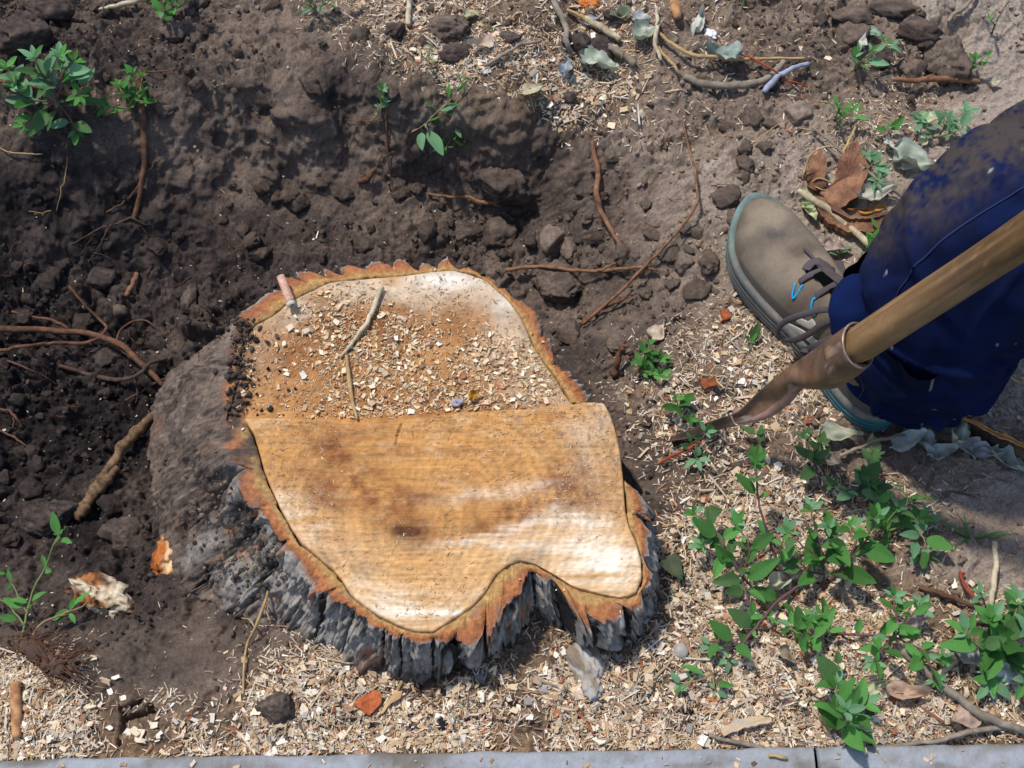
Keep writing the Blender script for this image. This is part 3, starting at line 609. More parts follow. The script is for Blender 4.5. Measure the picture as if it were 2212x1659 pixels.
# ------------------------------------------------------------------ sweeps: roots, twigs, stems
def catmull(P, step):
    P = np.asarray(P, float)
    if len(P) == 2: n_ = max(3, int(np.linalg.norm(P[1] - P[0]) / step)); return P[0] + (P[1] - P[0]) * np.linspace(0, 1, n_)[:, None], np.linspace(0, 1, n_)
    Q = np.concatenate([[2 * P[0] - P[1]], P, [2 * P[-1] - P[-2]]]); out = []; us = []
    for i in range(1, len(Q) - 2):
        n_ = max(2, int(np.linalg.norm(Q[i + 1] - Q[i]) / step)); t = np.linspace(0, 1, n_, endpoint=False)[:, None]
        a, b, c, d = Q[i - 1], Q[i], Q[i + 1], Q[i + 2]
        out.append(.5 * ((2 * b) + (-a + c) * t + (2 * a - 5 * b + 4 * c - d) * t ** 2 + (-a + 3 * b - 3 * c + d) * t ** 3)); us.append((i - 1 + t[:, 0]) / (len(P) - 1))
    out.append(P[-1:]); us.append(np.array([1.0]))
    return np.concatenate(out), np.concatenate(us)
def sweep_vt(P, rx, ry=None, nseg=8, step=.004, up=(0, 0, 1), seed=0, knob=.12, wob=0.0):
    """verts and faces of a tube along P; rx, ry are (start, end) radii across and along up"""
    Q, u = catmull(P, step); n_ = len(Q)
    if wob: Q = Q + np.stack([fbm(u * 9 + seed, u * 0 + k_ * 5, seed + k_, 3) for k_ in range(3)], -1) * wob * np.sin(np.pi * np.clip(u, 0, 1))[:, None] ** .5
    T = np.gradient(Q, axis=0); T /= np.maximum(np.linalg.norm(T, axis=1), 1e-9)[:, None]
    upv = np.asarray(up, float)
    if upv.ndim == 1: upv = np.broadcast_to(upv, Q.shape)
    A = np.cross(T, upv); l = np.linalg.norm(A, axis=1); A = np.where(l[:, None] < 1e-3, np.array([1., 0, 0]), A / np.maximum(l, 1e-9)[:, None]); B = np.cross(A, T)
    ry = rx if ry is None else ry
    R1 = np.interp(u, np.linspace(0, 1, len(rx)), rx); R2 = np.interp(u, np.linspace(0, 1, len(ry)), ry)
    a = np.arange(nseg) / nseg * 2 * np.pi
    kn = 1 + knob * 2 * fbm(u[:, None] * 14 + seed + np.zeros(nseg), np.cos(a)[None] * 1.2 + seed + np.zeros((n_, 1)), seed, 3)
    V = Q[:, None] + (A[:, None] * np.cos(a)[None, :, None] * R1[:, None, None] + B[:, None] * np.sin(a)[None, :, None] * R2[:, None, None]) * kn[..., None]
    V = V.reshape(-1, 3); q = gridquads(n_, nseg, True)
    V = np.concatenate([V, Q[:1] - T[:1] * R1[0] * .3, Q[-1:] + T[-1:] * R1[-1] * .3]); m0 = n_ * nseg
    tr = [[m0, (i + 1) % nseg, i] for i in range(nseg)] + [[m0 + 1, (n_ - 1) * nseg + i, (n_ - 1) * nseg + (i + 1) % nseg] for i in range(nseg)]
    return V, q[:, ::-1], np.array(tr)[:, ::-1]
def join(parts):
    V, Q, T = [], [], []; off = 0
    for v, q, t in parts: V.append(v); Q.append(q + off); T.append(t + off); off += len(v)
    return np.concatenate(V), np.concatenate(Q), np.concatenate(T)
TW = 0
def twig(name, label, cat, branches, m, group=None, wob=.002, knob=.14, z=None, parts=None):
    """branches: [(points (px,py,height above what lies there), (radii mm))]; the first is the main stem, others are side shoots of the same piece"""
    global TW; TW += 1
    P0 = None; made = []
    if cat == 'root': branches = [(p_, tuple(r_ * .82 for r_ in q_)) for p_, q_ in branches]
    for bi, (pts, rad) in enumerate(branches):
        P = []
        for p in pts:
            h = p[2] if len(p) > 2 else rad[0] * .0006
            P.append(np.array(gp(p[0], p[1], h)) if z is None else at(p[0], p[1], z + h))
        P = np.array(P)
        if P0 is None: P0 = P[0].copy()
        made.append(sweep_vt(P - P0, [r * .001 for r in rad], seed=TW * 7 + bi, knob=knob, wob=wob, nseg=9 if rad[0] > 3 else 6, step=.003 if rad[0] > 3 else .004))
    v, q, t = made[0]
    root = obj(name, mesh_np(name, v, q, t, mat=M[m]), None, P0); tag(root, label, cat, group)
    for v, q, t in made[1:]:
        obj('side_shoot', mesh_np('side_shoot', v, q, t, mat=M[m]), root)
    return root
twig('root', 'thick bare brown root hanging down the pit wall beside the upper left weeds', 'root', [
 ([(300,160,.006),(305,220,.01),(313,300,.012),(311,370,.012),(302,425,.01),(290,472,.004)], (5.5,5.2,4.8,4.2,3.8)),
 ([(302,400,.01),(280,425,.01),(255,445,.008),(215,465,.004)], (1.8,1.2)), ([(302,380,.01),(330,360,.01),(340,330,.006)], (1.3,.7)), ([(308,300,.01),(335,295,.006)],(1,.5)),
 ([(300,150,.004),(330,155,.01),(388,146,.006)], (1.2,.8))], 'root')
twig('root', 'tangle of thin fibrous roots at the foot of the long hanging root', 'root', [
 ([(285,470,.008),(262,478,.01),(230,487,.01),(190,508,.01),(150,530,.006)], (2.2,1.6,1.2)),
 ([(285,470,.01),(310,482,.012),(352,492,.006)], (1.6,.8)), ([(290,470,.01),(318,505,.008),(330,520,.004)], (1.2,.6)), ([(240,485,.01),(215,530,.01),(190,570,.006)], (1.6,.9)),
 ([(230,487,.01),(205,505,.01),(176,548,.004)], (1.3,.7)), ([(262,478,.01),(270,500,.01),(250,520,.006)], (1.2,.6)), ([(210,480,.008),(190,470,.01),(160,462,.006)], (1.2,.6)), ([(200,545,.01),(230,555,.008),(262,590,.004)],(1,.5))], 'rootdark')
twig('root', 'short orange root stub below the fibrous root tangle', 'root', [([(297,590,.004),(288,612,.012),(272,640,.006)], (4.2,4.4,4)),], 'rootorange')
twig('root', 'long branching pinkish root running in from the left picture edge to the stump', 'root', [
 ([(-60,708,.02),(60,711,.022),(140,716,.024),(200,722,.024),(262,745,.022),(310,790,.018),(352,832,.01)], (5.2,5.0,4.6,4.6,5.0,4.4,3.6)),
 ([(25,672,.01),(70,685,.018),(115,692,.022),(150,712,.024)], (1.8,3)), ([(-20,760,.016),(45,750,.02),(110,742,.02),(175,742,.022),(225,728,.024)], (2.8,3,3.2,3)),
 ([(150,618,.01),(178,655,.02),(215,690,.024),(230,712,.026),(212,728,.024)], (1.8,2.2,2.6,3)), ([(250,738,.02),(262,710,.02),(305,690,.016),(330,700,.01)], (1.8,1.2)),
 ([(238,742,.02),(268,762,.014),(300,790,.008)], (1.6,1))], 'root')
twig('root', 'thin pale root lying across the dark soil under the long left root', 'root', [([(8,775,.008),(40,788,.012),(80,805,.012),(124,831,.006)], (1.8,1.4,1.2))], 'root')
twig('root', 'dark soil-covered root lying between the pit floor and the stump flank', 'root', [
 ([(128,790,.008),(180,805,.01),(240,820,.012),(290,812,.016),(325,785,.018),(360,775,.01)], (3,4,3.2,2.4)), ([(270,865,.008),(320,838,.014),(365,815,.018),(410,792,.016)], (1.8,2,2)), ([(290,812,.012),(296,850,.01),(292,872,.006)], (1.4,.9))], 'rootdark')
twig('broken_branch', 'thick broken branch with blotched peeling bark leaning below the stump flank', 'branch', [([(325,902,.010),(296,930,.018),(268,962,.018),(245,1000,.014),(222,1030,.01),(204,1052,.004)], (6.5,7.2,6.4,5.2,3.6)), ([(246,1000,.018),(226,1020,.012),(205,1045,.006)], (5,3,1.5))], 'blotch', knob=.34)
twig('broken_branch', 'lower broken branch piece with blotched bark, ending in a round soiled knob', 'branch', [([(253,1012,.012),(228,1040,.016),(200,1070,.014),(178,1100,.012),(163,1118,.01)], (5,6.6,7.2,7.2,6.4))], 'blotch', knob=.34)
twig('root', 'orange-brown bare root curving down the slope right of the stump pit', 'root', [([(1278,305,.004),(1284,325,.01),(1291,375,.014),(1289,425,.014),(1306,475,.014),(1332,515,.012),(1348,545,.004)], (2.4,4.2,4.6,4.4,4,3.2)), ([(1305,475,.012),(1290,480,.008)], (1,.5))], 'rootorange')
twig('root', 'short wavy root lying over the dark hollow behind the stump', 'root', [([(925,418,.006),(960,424,.012),(1005,425,.014),(1050,438,.014),(1092,434,.012)], (2,2.6,3,3.6,4.4)), ([(1060,440,.012),(1086,446,.01)], (2,1.4))], 'rootorange')
twig('root', 'long thin reddish root arching from the upper slope to the stump', 'root', [([(1470,235,.008),(1478,270,.014),(1490,320,.016),(1504,400,.018),(1498,455,.02),(1450,515,.02),(1400,570,.022),(1340,630,.02),(1258,700,.01)], (1.2,1.8,2,2.2,2.4,2.4))], 'rootorange')
twig('root', 'horizontal forked root crossing the shaded hollow right of the stump', 'root', [([(1092,583,.008),(1140,576,.018),(1200,580,.02),(1290,588,.02),(1375,578,.016),(1420,584,.01)], (3.4,3.4,3,2.6,2.4)), ([(1270,586,.02),(1305,580,.02),(1330,568,.016)], (2.4,1.6))], 'rootorange')
twig('root', 'short dark root lying just below the long thin root', 'root', [([(1250,700,.008),(1290,672,.014),(1340,650,.014),(1362,632,.016)], (2.4,3,2.8,2.4))], 'root')
twig('root', 'thin root hanging straight down below the uprooted weed', 'root', [([(838,240,.004),(834,300,.012),(840,350,.014),(848,400,.01),(852,432,.006)], (1.8,1.5,1.2,.9)), ([(836,305,.012),(815,360,.01),(800,420,.006)], (.9,.6)), ([(845,330,.012),(875,318,.01),(900,300,.006)], (.8,.6)), ([(836,255,.01),(790,262,.012),(745,258,.006)], (1.1,.7))], 'root')
twig('root', 'stubby brown root knob poking out of the bank behind the stump', 'root', [([(775,392,.002),(795,385,.014),(808,366,.016)], (5,4.4,3.6))], 'root')
twig('twig', 'pale bent twig lying on the sawdust of the lower back half', 'twig', [([(825,620,.006),(812,650,.006),(795,690,.006),(772,728,.005),(735,772,.003)], (3.4,3,2.6,2.2,1.6))], 'twig', z=ZB, knob=.08)
twig('straw', 'long flat tan splinter pointing down to the saw step', 'splinter', [([(748,768,.004),(752,800,.004),(758,850,.005),(771,905,.004)], (1.8,2.4,2.6,1.6))], 'straw', z=ZB, wob=.0005)
twig('stick', 'long thick grey-tan stick sloping down to the lower right corner', 'stick', [([(1950,1405,.012),(1985,1440,.014),(2040,1485,.014),(2100,1530,.012),(2160,1560,.012),(2240,1590,.01)], (4.2,4.6,4.4,4.8,4.2)), ([(2098,1528,.012),(2085,1510,.01)],(2,1))], 'greytwig')
twig('stick', 'thin tan stick crossing under the thick stick at lower right', 'stick', [([(2068,1425,.008),(2020,1462,.008),(1975,1490,.008),(1885,1535,.006)], (2.4,2.6,2.4,2))], 'twig')
twig('stick', 'grey stick with a curved end lying along the right of the kerb', 'stick', [([(1830,1612,.004),(1900,1613,.006),(1960,1608,.008),(2040,1596,.01),(2110,1578,.012),(2240,1566,.012)], (1.4,2,2.2,2.4,3,3.4))], 'greytwig')
twig('twig', 'pale brown twig resting on the kerb edge left of the leaf', 'twig', [([(1532,1548+40,.006),(1570,1600,.008),(1620,1610,.008),(1655,1618,.006)], (2,2.4,2.4,2))], 'greytwig')
twig('twig', 'short straight orange-tan splinter lying on the kerb top', 'splinter', [([(1660,1632,.006),(1700,1638,.006)], (1.6,1.8))], 'straw', z=.010)
twig('stick', 'straight pale peeled stick pointing at the trouser leg', 'stick', [([(1725,412,.012),(1770,440,.016),(1820,478,.016),(1870,520,.014),(1930,572,.008)], (3.6,4.2,4,4.2,4.4)), ([(1832,490,.014),(1842,478,.02)],(1.6,1))], 'twig')
twig('twig', 'thin brown twig above the bark fragments near the knee', 'twig', [([(1755,275,.008),(1800,312,.02),(1850,352,.024),(1900,392,.02),(1950,425,.01)], (1.8,2,2,1.8))], 'greytwig')
twig('twig', 'thin tan twig standing diagonally between the bark fragments', 'twig', [([(1850,268,.006),(1828,318,.02),(1808,362,.012)], (1.8,1.8,1.4))], 'straw')
twig('twig', 'thin yellowish curled stalk looped over the bark fragments', 'twig', [([(1735,380,.004),(1748,340,.02),(1785,315,.03),(1820,330,.02),(1828,345,.01)], (1.2,1.3,1.1,.8)), ([(1745,400,.01),(1770,385,.02),(1800,395,.02),(1812,378,.02),(1795,375,.02)], (1.1,1,.8)), ([(1748,392,.01),(1775,410,.018),(1800,408,.014)], (1,.8))], 'straw')
twig('stick', 'thick curved brown stick lying on the upper right soil', 'stick', [([(1480,165,.008),(1510,178,.012),(1560,186,.014),(1600,184,.014),(1645,175,.014),(1675,155,.014),(1692,132,.012)], (4.2,4.8,5,5,4.8,4.4,3.6))], 'greytwig')
twig('twig', 'bluish grey bent twig crossing the end of the curved stick', 'twig', [([(1650,198,.004),(1668,178,.016),(1690,160,.022),(1712,148,.02),(1746,138,.01)], (3.6,3.8,3.2,2.8))], 'bluetwig')
twig('twig', 'long orange-tan stalk leading from the leaves to the curved stick', 'twig', [([(1405,55,.008),(1440,85,.016),(1480,112,.016),(1530,122,.014),(1600,128,.014),(1738,126,.006)], (1.8,2.4,2.6,2.4,1.8))], 'straw')
twig('twig', 'thin red twig crossing over the bluish grey twig', 'twig', [([(1560,110,.008),(1620,122,.014),(1668,150,.024),(1700,172,.018),(1745,188,.006)], (1.4,1.5,1.2))], 'redtwig')
twig('twig', 'yellowish hooked stalk beside the orange-tan stalk', 'twig', [([(1415,90,.008),(1440,125,.014),(1462,150,.014),(1470,165,.008)], (1.5,2,1.4))], 'straw')
twig('twig', 'tan Y-shaped twig between the pale curled leaves', 'twig', [([(1418,15,.01),(1420,60,.018),(1416,95,.016),(1428,130,.008)], (2.4,2.8,2.8,2.4)), ([(1420,60,.018),(1436,40,.014)], (1.8,1.2))], 'twig')
twig('stick', 'long bent tan stick entering from the top edge', 'stick', [([(1185,-30,.012),(1205,22,.014),(1220,58,.014),(1224,90,.012),(1232,112,.006)], (4,3.8,3.6,3.4,2.6))], 'greytwig')
twig('stick', 'thick pale split stick beneath the greenish crumpled leaf', 'stick', [([(1262,40,.008),(1300,60,.012),(1340,85,.008)], (3.8,5,4)), ], 'twig')
twig('stick', 'grey round stick lying below the crumbly black clods', 'stick', [([(1306,97,.006),(1340,115,.01),(1372,138,.008)], (4.6,4.8,4.6))], 'greytwig')
twig('stick', 'pale split wood sliver between the black clods and the leaves', 'stick', [([(1225,20,.008),(1262,40,.012),(1295,58,.01)], (2.2,3,2))], 'straw')
twig('twig', 'tan twig lying across the wood chips behind the stump', 'twig', [([(1046,142,.008),(1085,122,.01),(1120,98,.014),(1168,90,.01)], (2.2,2.4,2.4,2))], 'greytwig')
twig('stick', 'short white peeled stick standing up at the top edge', 'stick', [([(884,-20,.012),(882,20,.014),(881,54,.008)], (3.2,3.4,3.4))], 'twig')
twig('stick', 'pale tapered stick lying at the top left edge', 'stick', [([(214,20,.008),(245,14,.01),(282,5,.01),(330,-6,.006)], (1.6,3,3.4,2.8))], 'twig')
twig('twig', 'grey knobbly twig at the upper right above the path', 'twig', [([(2048,46,.008),(2062,30,.01),(2082,18,.012),(2110,-15,.01)], (2.4,3,3,2.6))], 'greytwig')
twig('root', 'straight reddish brown root lying below the deep clod hole', 'root', [([(1930,172,.012),(1980,172,.016),(2040,170,.016),(2112,176,.01)], (3.6,4.4,5,4.2)), ([(2000,168,.016),(2018,160,.016)],(2,1.4))], 'rootorange')
twig('stick', 'brown root piece lying in front of the weed at the left edge', 'stick', [([(-30,168,.024),(40,182,.03),(100,192,.03),(172,210,.02)], (2.8,3.2,3,2.6))], 'rootorange')
twig('peg', 'small upright brown peg with a flattened grey head beside the stump', 'peg', [([(1326,812,.004),(1332,785,.014),(1342,762,.026),(1347,750,.034)], (4,4,3.6,3.4)), ([(1338,748,.034),(1358,749,.034)], (2.6,2.2))], 'root')
twig('stick', 'short peeled red-brown stick lying upright beside the lower left kerb', 'stick', [([(33,1476,.008),(35,1530,.01),(37,1592,.008)], (5.2,5.6,5))], 'peeled', knob=.04, wob=.0003)
twig('stalk', 'thin dry tan stalk leaning against the left front bark', 'stalk', [([(464,1194,.004),(500,1208,.02),(551,1212,.03),(577,1226,.04),(577,1285,.04),(551,1356,.02),(534,1390,.008),(528,1430,.008),(525,1500,.006)], (1,1.2,1.4,1.6,1.6,1.4,1)), ([(551,1356,.02),(540,1340,.024),(522,1335,.01)], (1,.7)), ([(573,1240,.04),(560,1218,.05)], (2.4,.6)), ([(570,1300,.03),(582,1340,.02)],(1,.6))], 'straw', wob=.001)
twig('stick', 'upright pale stick standing beside the weed at the right edge', 'stick', [([(2150,1170,.012),(2150,1220,.014),(2146,1265,.012),(2135,1325,.008)], (3,3.2,3.2,2.8))], 'twig')
twig('twig', 'bright red-brown twig slanting into the right edge weed', 'twig', [([(2074,1240,.006),(2086,1268,.012),(2110,1300,.014),(2141,1352,.012)], (2,2.2,2,1.8)), ([(2072,1236,.008),(2084,1240,.008)],(2.2,1.6))], 'redtwig')
twig('stick', 'brown split stick at the edge of the grey path', 'stick', [([(1985,1268,.006),(2020,1280,.01),(2060,1292,.01),(2105,1312,.006)], (2,3,3,2))], 'root')
twig('twig', 'thin grey twig running from behind the heel into the shaded chips', 'twig', [([(1815,985,.006),(1860,965,.012),(1905,948,.018),(1960,940,.012)], (2,2.2,2,1.8))], 'greytwig')
twig('stick', 'brown stick behind the heel pointing at the path', 'stick', [([(1980,925,.008),(2010,900,.014),(2045,878,.014)], (3,3.6,3))], 'root')
twig('twig', 'bent pinkish twig lying in front of the spade blade', 'twig', [([(1422,1002,.006),(1450,985,.014),(1490,968,.016),(1512,955,.012)], (1.4,1.8,2.2,2))], 'redtwig')
twig('twig', 'thin yellow straw bent beside the trouser leg', 'twig', [([(2185,690,.012),(2168,740,.02),(2155,785,.01),(2180,815,.012),(2225,840,.01)], (1.2,1.3,1.4,1.6,1.6)), ([(2182,700,.014),(2185,760,.01),(2180,800,.006)], (1.4,1.4))], 'straw')
twig('root', 'thin pale root thread on the soil at the left edge', 'root', [([(-20,310,.006),(15,328,.006),(50,332,.008),(92,333,.004)], (1,1.1,1))], 'straw')
twig('root', 'fine root thread hanging on the left pit wall', 'root', [([(145,338,.006),(142,380,.008),(130,420,.008),(122,456,.004)], (.7,.8,.6)), ([(110,455,.006),(85,460,.006),(62,456,.004)],(.7,.5))], 'straw')
twig('root', 'thin root poking from the pit bottom at the left edge below the roots', 'root', [([(-20,880,.006),(20,888,.012),(40,910,.014),(48,925,.006)], (1.6,2,1.4)), ([(30,895,.012),(28,925,.006)],(1,.7)), ([(-10,925,.008),(30,945,.01),(60,965,.004)],(1.4,1.8,1.2))], 'root')
for i_, (pts, lab) in enumerate([([(470,500),(455,470),(440,440)], 'fine'), ([(1540,300),(1490,330),(1430,370)], 'f')]): pass
twig('root', 'hair-thin root thread on the shaded floor left of the stump', 'root', [([(440,420+30,.004),(462,480,.006),(505,535,.004)], (.9,.9,.6))], 'root')
twig('twig', 'thin tan stalk lying across the upper right slope crumbs', 'twig', [([(1700,255,.006),(1650,290,.01),(1590,335,.004)], (.6,.8,.6))], 'straw')

# ------------------------------------------------------------------ clods of soil
def clodcol(tone, seed):
    def f(v, d):
        n_ = vn3(v[:, 0] * 3, v[:, 1] * 3, v[:, 2] * 3, seed) - .5; n2 = vn3(v[:, 0] * 9, v[:, 1] * 9, v[:, 2] * 9, seed + 1) - .5
        return soilcol(tone + 2.5 * n_ + 2.0 * n2 + .6 * v[:, 2])
    return f
def clod(px, py, wpx, hpx, tone, label=None, group=None, seed=0, sub=4, name='soil_clod', cat='clod', amp=.34, fr=1.6, m='clod', colf=None, sink=.35, rot=None):
    p = gp(px, py + hpx * .15); sc = (p - Vector(CAM)).length / FPX * .5
    rx, ry = wpx * sc, hpx * sc * 1.05; rz = min(rx, ry) * .85
    me = blob(name, None, rx, ry, rz, colf or clodcol(tone, seed + 3), M[m], seed + 11, sub, amp, fr, rot=(rot if rot is not None else 0))
    o = obj(name, me, None, p + Vector((0, 0, rz * (1 - sink * 2) * .6))); return tag(o, label, cat, group)
clod(1205, 608, 125, 95, 3.2, 'big crumbly brown clod at the dark hollow right of the stump', seed=1, sub=5)
clod(1195, 505, 62, 80, 4.6, 'smooth grey egg-shaped clod half split in the pit behind the stump', seed=2, amp=.14, fr=1.2, rot=-.3)
clod(1228, 522, 42, 60, 4.2, 'small grey clod touching the right of the split egg-shaped clod', seed=3, amp=.2)
clod(1082, 385, 120, 110, 2.4, 'large dark rough clod hanging at the hollow under the chips', seed=4, sub=5)
clod(1012, 495, 130, 70, 2.6, 'wide brown clod behind the stump with crumbly sides', seed=5, sub=5)
clod(1080, 500, 90, 80, 3.0, 'rounded brown clod between the wide clod and the split clod', seed=6)
clod(1722, 240, 62, 62, 6.0, 'pale grey pointed stone-like clod on the upper right slope', seed=7, amp=.22, fr=1.4)
clod(2038, 105, 100, 110, 4.4, 'largest upright clod above the deep hole near the path', seed=8, sub=5)
clod(1962, 145, 70, 70, 4.0, 'crumbly clod at the left rim of the deep hole', seed=9)
clod(1980, 60, 100, 55, 2.6, 'dark wide clod behind the largest upright clod', seed=10)
clod(1290, 95, 100, 60, 1.6, 'black crumbly clod between the tan stick and grey round stick', seed=12)
clod(1250, 85, 50, 60, 1.4, 'black clod left of the crumbly black clod', seed=13)
clod(605, 1512, 92, 80, 2.6, 'round dark clod on the chips in front of the stump', seed=14, sub=5, fr=2.2, amp=.2)
clod(355, 235, 60, 40, 2.5, 'small flat clod on the top left bank', seed=15)
clod(380, 62, 80, 50, 3.2, 'rounded brown clod under the small weed at the top edge', seed=16)
clod(960, 55, 120, 75, 3.8, 'broad grey-brown clod right of the white peeled stick', seed=17, sub=5)
clod(990, 110, 80, 50, 2.2, 'dark crumbly clod below the broad grey-brown clod', seed=18)
clod(1840, 70, 90, 70, 3.8, 'clod with shaded hollow on the upper right beside the curved stick', seed=19)
clod(1845, 30, 110, 60, 3.2, 'broad clod at the top edge right of the sticks', seed=20)
clod(1930, 10, 130, 60, 2.8, 'dark clod cut by the top picture edge', seed=21)
clod(1100, 80, 60, 30, 2.2, 'flat dark clod in the top wood chips', seed=22)
clod(100, 1110, 130, 95, 1.8, 'big dark clod at the lower left pit bottom', seed=23, sub=5)
clod(275, 1150, 110, 95, 1.8, 'big dark clod beside the torn wood and branch end', seed=24, sub=5)
clod(225, 590, 70, 60, 1.7, 'dark angular clod under the root tangle', seed=25)
clod(405, 640, 50, 75, 2.6, 'upright brown lump of soil and fibres left of the stump', seed=26)
clod(258, 668, 40, 32, 4.0, 'flat grey stone on the dark pit floor', seed=27, sub=3, amp=.12, fr=1.2)
clod(230, 765, 80, 60, 1.6, 'dark clod under the fork of the long left root', seed=28)
clod(1235, 715, 70, 60, 3.4, 'grey-brown crumbly clod touching the right bark of the stump', seed=29)
clod(60, 60, 120, 110, 1.8, 'big dark clod in the top left corner', seed=31, sub=5)
clod(120, 20, 100, 60, 1.6, 'dark clod at the top edge by the corner', seed=32)
clod(1480, 560, 60, 50, 4.5, 'fibrous pale clod on the slope beside the shoe toe', seed=33)
clod(1330, 740, 70, 42, 4.4, 'flat pale clod behind the small brown peg', seed=34)
def limecol(v, d):
    n_ = vn3(v[:, 0] * 2, v[:, 1] * 2, v[:, 2] * 2, 3); return mixc(np.broadcast_to(S(140, 124, 106), (len(v), 3)), np.broadcast_to(S(178, 172, 164), (len(v), 3)), smooth(.4, .65, n_))
clod(1272, 1432, 66, 130, 5, 'pale whitish root lump lying on chips under the notched front bark', seed=35, colf=limecol, name='root_lump', cat='root', rot=.35, amp=.4, fr=1.8, sub=5, m='stone')
stn = lambda r, g, b: (lambda v, d: np.broadcast_to(S(r, g, b), (len(v), 3)) * (1 + .2 * (vn3(v[:, 0] * 3, v[:, 1] * 3, v[:, 2] * 3, 7)[:, None] - .5)))
clod(1036, 1462, 36, 24, 5, 'smooth grey oval pebble in front of the stump bark', seed=41, colf=stn(150, 150, 154), name='pebble', cat='pebble', amp=.05, fr=.8, sub=3, m='stone')
clod(1176, 1482, 22, 26, 5, 'bluish grey pebble below the front notch of the stump', seed=42, colf=stn(160, 160, 170), name='pebble', cat='pebble', amp=.12, fr=1, sub=3, m='stone')
clod(1225, 1531, 20, 16, 5, 'tiny dark slate pebble on chips below the pale root lump', seed=43, colf=stn(110, 112, 118), name='pebble', cat='pebble', amp=.08, fr=1, sub=3, m='stone')
clod(1470, 1402, 34, 34, 5, 'rounded grey pebble between the bark and the weed patch', seed=44, colf=stn(170, 164, 156), name='pebble', cat='pebble', amp=.1, fr=1, sub=3, m='stone')
char = stn(44, 42, 44)
for i_, (px, py, a, b, lab) in enumerate([(955,1556,30,34,'largest black charcoal lump in the front chips'),(800,1558,28,20,'black charcoal lump right of the orange bark chip'),(880,1492,34,22,'dark brown lump in front of the lobe bark'),(908,1488,20,24,'small black lump beside the dark brown lump'),
   (655,1525,24,24,'black lump touching the round dark clod'),(672,1488,16,20,'black lump above the round dark clod'),(730,1470,18,14,'black lump under the left front bark'),(700,1548,22,14,'black lump midway to the kerb under the round clod'),(1148,1556,22,14,'black lump near the tiny slate pebble'),(1478,1535,40,14,'long black lump left of the kerb-side chips'),
   (1540,1400,24,18,'black lump inside the weed patch stems'),(1548,1545,20,14,'black lump below the weed patch'),(1085,1478,16,16,'tiny black lump right of the grey oval pebble')]):
    clod(px, py, a, b, 1, lab, seed=60 + i_, colf=char if 'brown' not in lab else stn(70, 58, 50), name='charcoal_lump', cat='lump', amp=.34, fr=2, sub=3)
# medium clods nobody could tell apart one from another
grp = [('dark moist clod among many strewn on the left pit floor', 'dark clods on the left pit floor', (0, 470, 460, 1180), 2.0, 75), ('brown clod among many on the bank and upper slope', 'brown clods on the upper soil', (0, 10, 2150, 230), 3.6, 60),
       ('brown clod among many on the pit floor behind the stump', 'brown clods behind the stump', (480, 400, 1300, 560), 3.0, 55), ('pale brown clod among many on the slope beside the shoe', 'pale clods on the right slope', (1260, 240, 1680, 660), 4.6, 50)]
for lab, g_, (a, b, c_, d_), tn, n_ in grp:
    protos = [blob('soil_clod', None, 1, .9, .75, clodcol(tn + random.uniform(-.6, .6), random.randint(0, 999)), M['clod'], random.randint(0, 999), 4, .36, 1.7) for _ in range(6)]
    k_ = 0
    while k_ < n_:
        px, py = random.uniform(a, c_), random.uniform(b, d_)
        p = gp(px, py)
        if instump(p.x, p.y, grow=.012): continue
        r = .005 + .013 * random.random() ** 2.2
        o = obj('soil_clod', random.choice(protos), None, p + Vector((0, 0, r * .25))); o.scale = (r, r, r); o.rotation_euler = (random.uniform(-.4, .4), random.uniform(-.4, .4), random.uniform(0, 6.28)); tag(o, lab, 'clod', g_); k_ += 1
# crumbs
def scatter(n_, dens, zfun, inside=None, batch=4):
    """random ground positions accepted with probability dens(px, py, x, y)"""
    out = np.zeros((0, 2))
    while len(out) < n_:
        x = RNG.uniform(X0 + .02, X1 - .02, n_ * batch); y = RNG.uniform(Y0, Y1 - .02, n_ * batch)
        z = zfun(x, y); px, py = proj(x, y, z)
        ok = (RNG.random(len(x)) < dens(px, py, x, y)) & ~instump(x, y, grow=-.004) & (y > kA[1] + (x - kA[0]) * kslope + .002)
        out = np.concatenate([out, np.stack([x, y], -1)[ok]])
    return out[:n_]
def rotmats(n_, tilt, nrm=None):
    yaw = RNG.uniform(0, 2 * np.pi, n_); a = RNG.uniform(0, 2 * np.pi, n_); t = np.abs(RNG.normal(0, tilt, n_))
    nz = np.stack([np.sin(t) * np.cos(a), np.sin(t) * np.sin(a), np.cos(t)], -1)
    if nrm is not None: nz = nz + nrm * 1.2 - np.array([0, 0, .6])
    nz /= np.linalg.norm(nz, axis=1, keepdims=True)
    xx = np.stack([np.cos(yaw), np.sin(yaw), np.zeros(n_)], -1); xx = xx - (xx * nz).sum(1, keepdims=True) * nz; xx /= np.linalg.norm(xx, axis=1, keepdims=True)
    yy = np.cross(nz, xx); return np.stack([xx, yy, nz], -1)
v1, f1 = ICO[2]
NC = 12000
P = scatter(NC, lambda px, py, x, y: np.clip(.1 + roughmap(px, py) / 9, 0, 1) ** 1.7 * np.clip(.6 + 1.5 * fbm(x * 12, y * 12, 500, 3), .05, 1) * (1 - .6 * chipmap(px, py) / 9), gz)
sz = .0011 + .0042 * RNG.random(NC) ** 3.0
PP = proj(P[:, 0], P[:, 1], gz(P[:, 0], P[:, 1])); tn = tonemap(*PP) + RNG.normal(0, 1.1, NC) + .2
VV = np.zeros((NC, 42, 3)); Rm = rotmats(NC, 1.0)
shp = 1 + .2 * (RNG.random((40, 42)) * 2 - 1)
for k_ in range(40):
    for _ in range(7):
        nd = RNG.normal(size=3); nd /= np.linalg.norm(nd); dt = v1 @ nd; c0 = RNG.uniform(.35, .75); shp[k_] = np.where(dt > c0, np.minimum(shp[k_], c0 / np.maximum(dt, 1e-3) * 1.02), shp[k_])
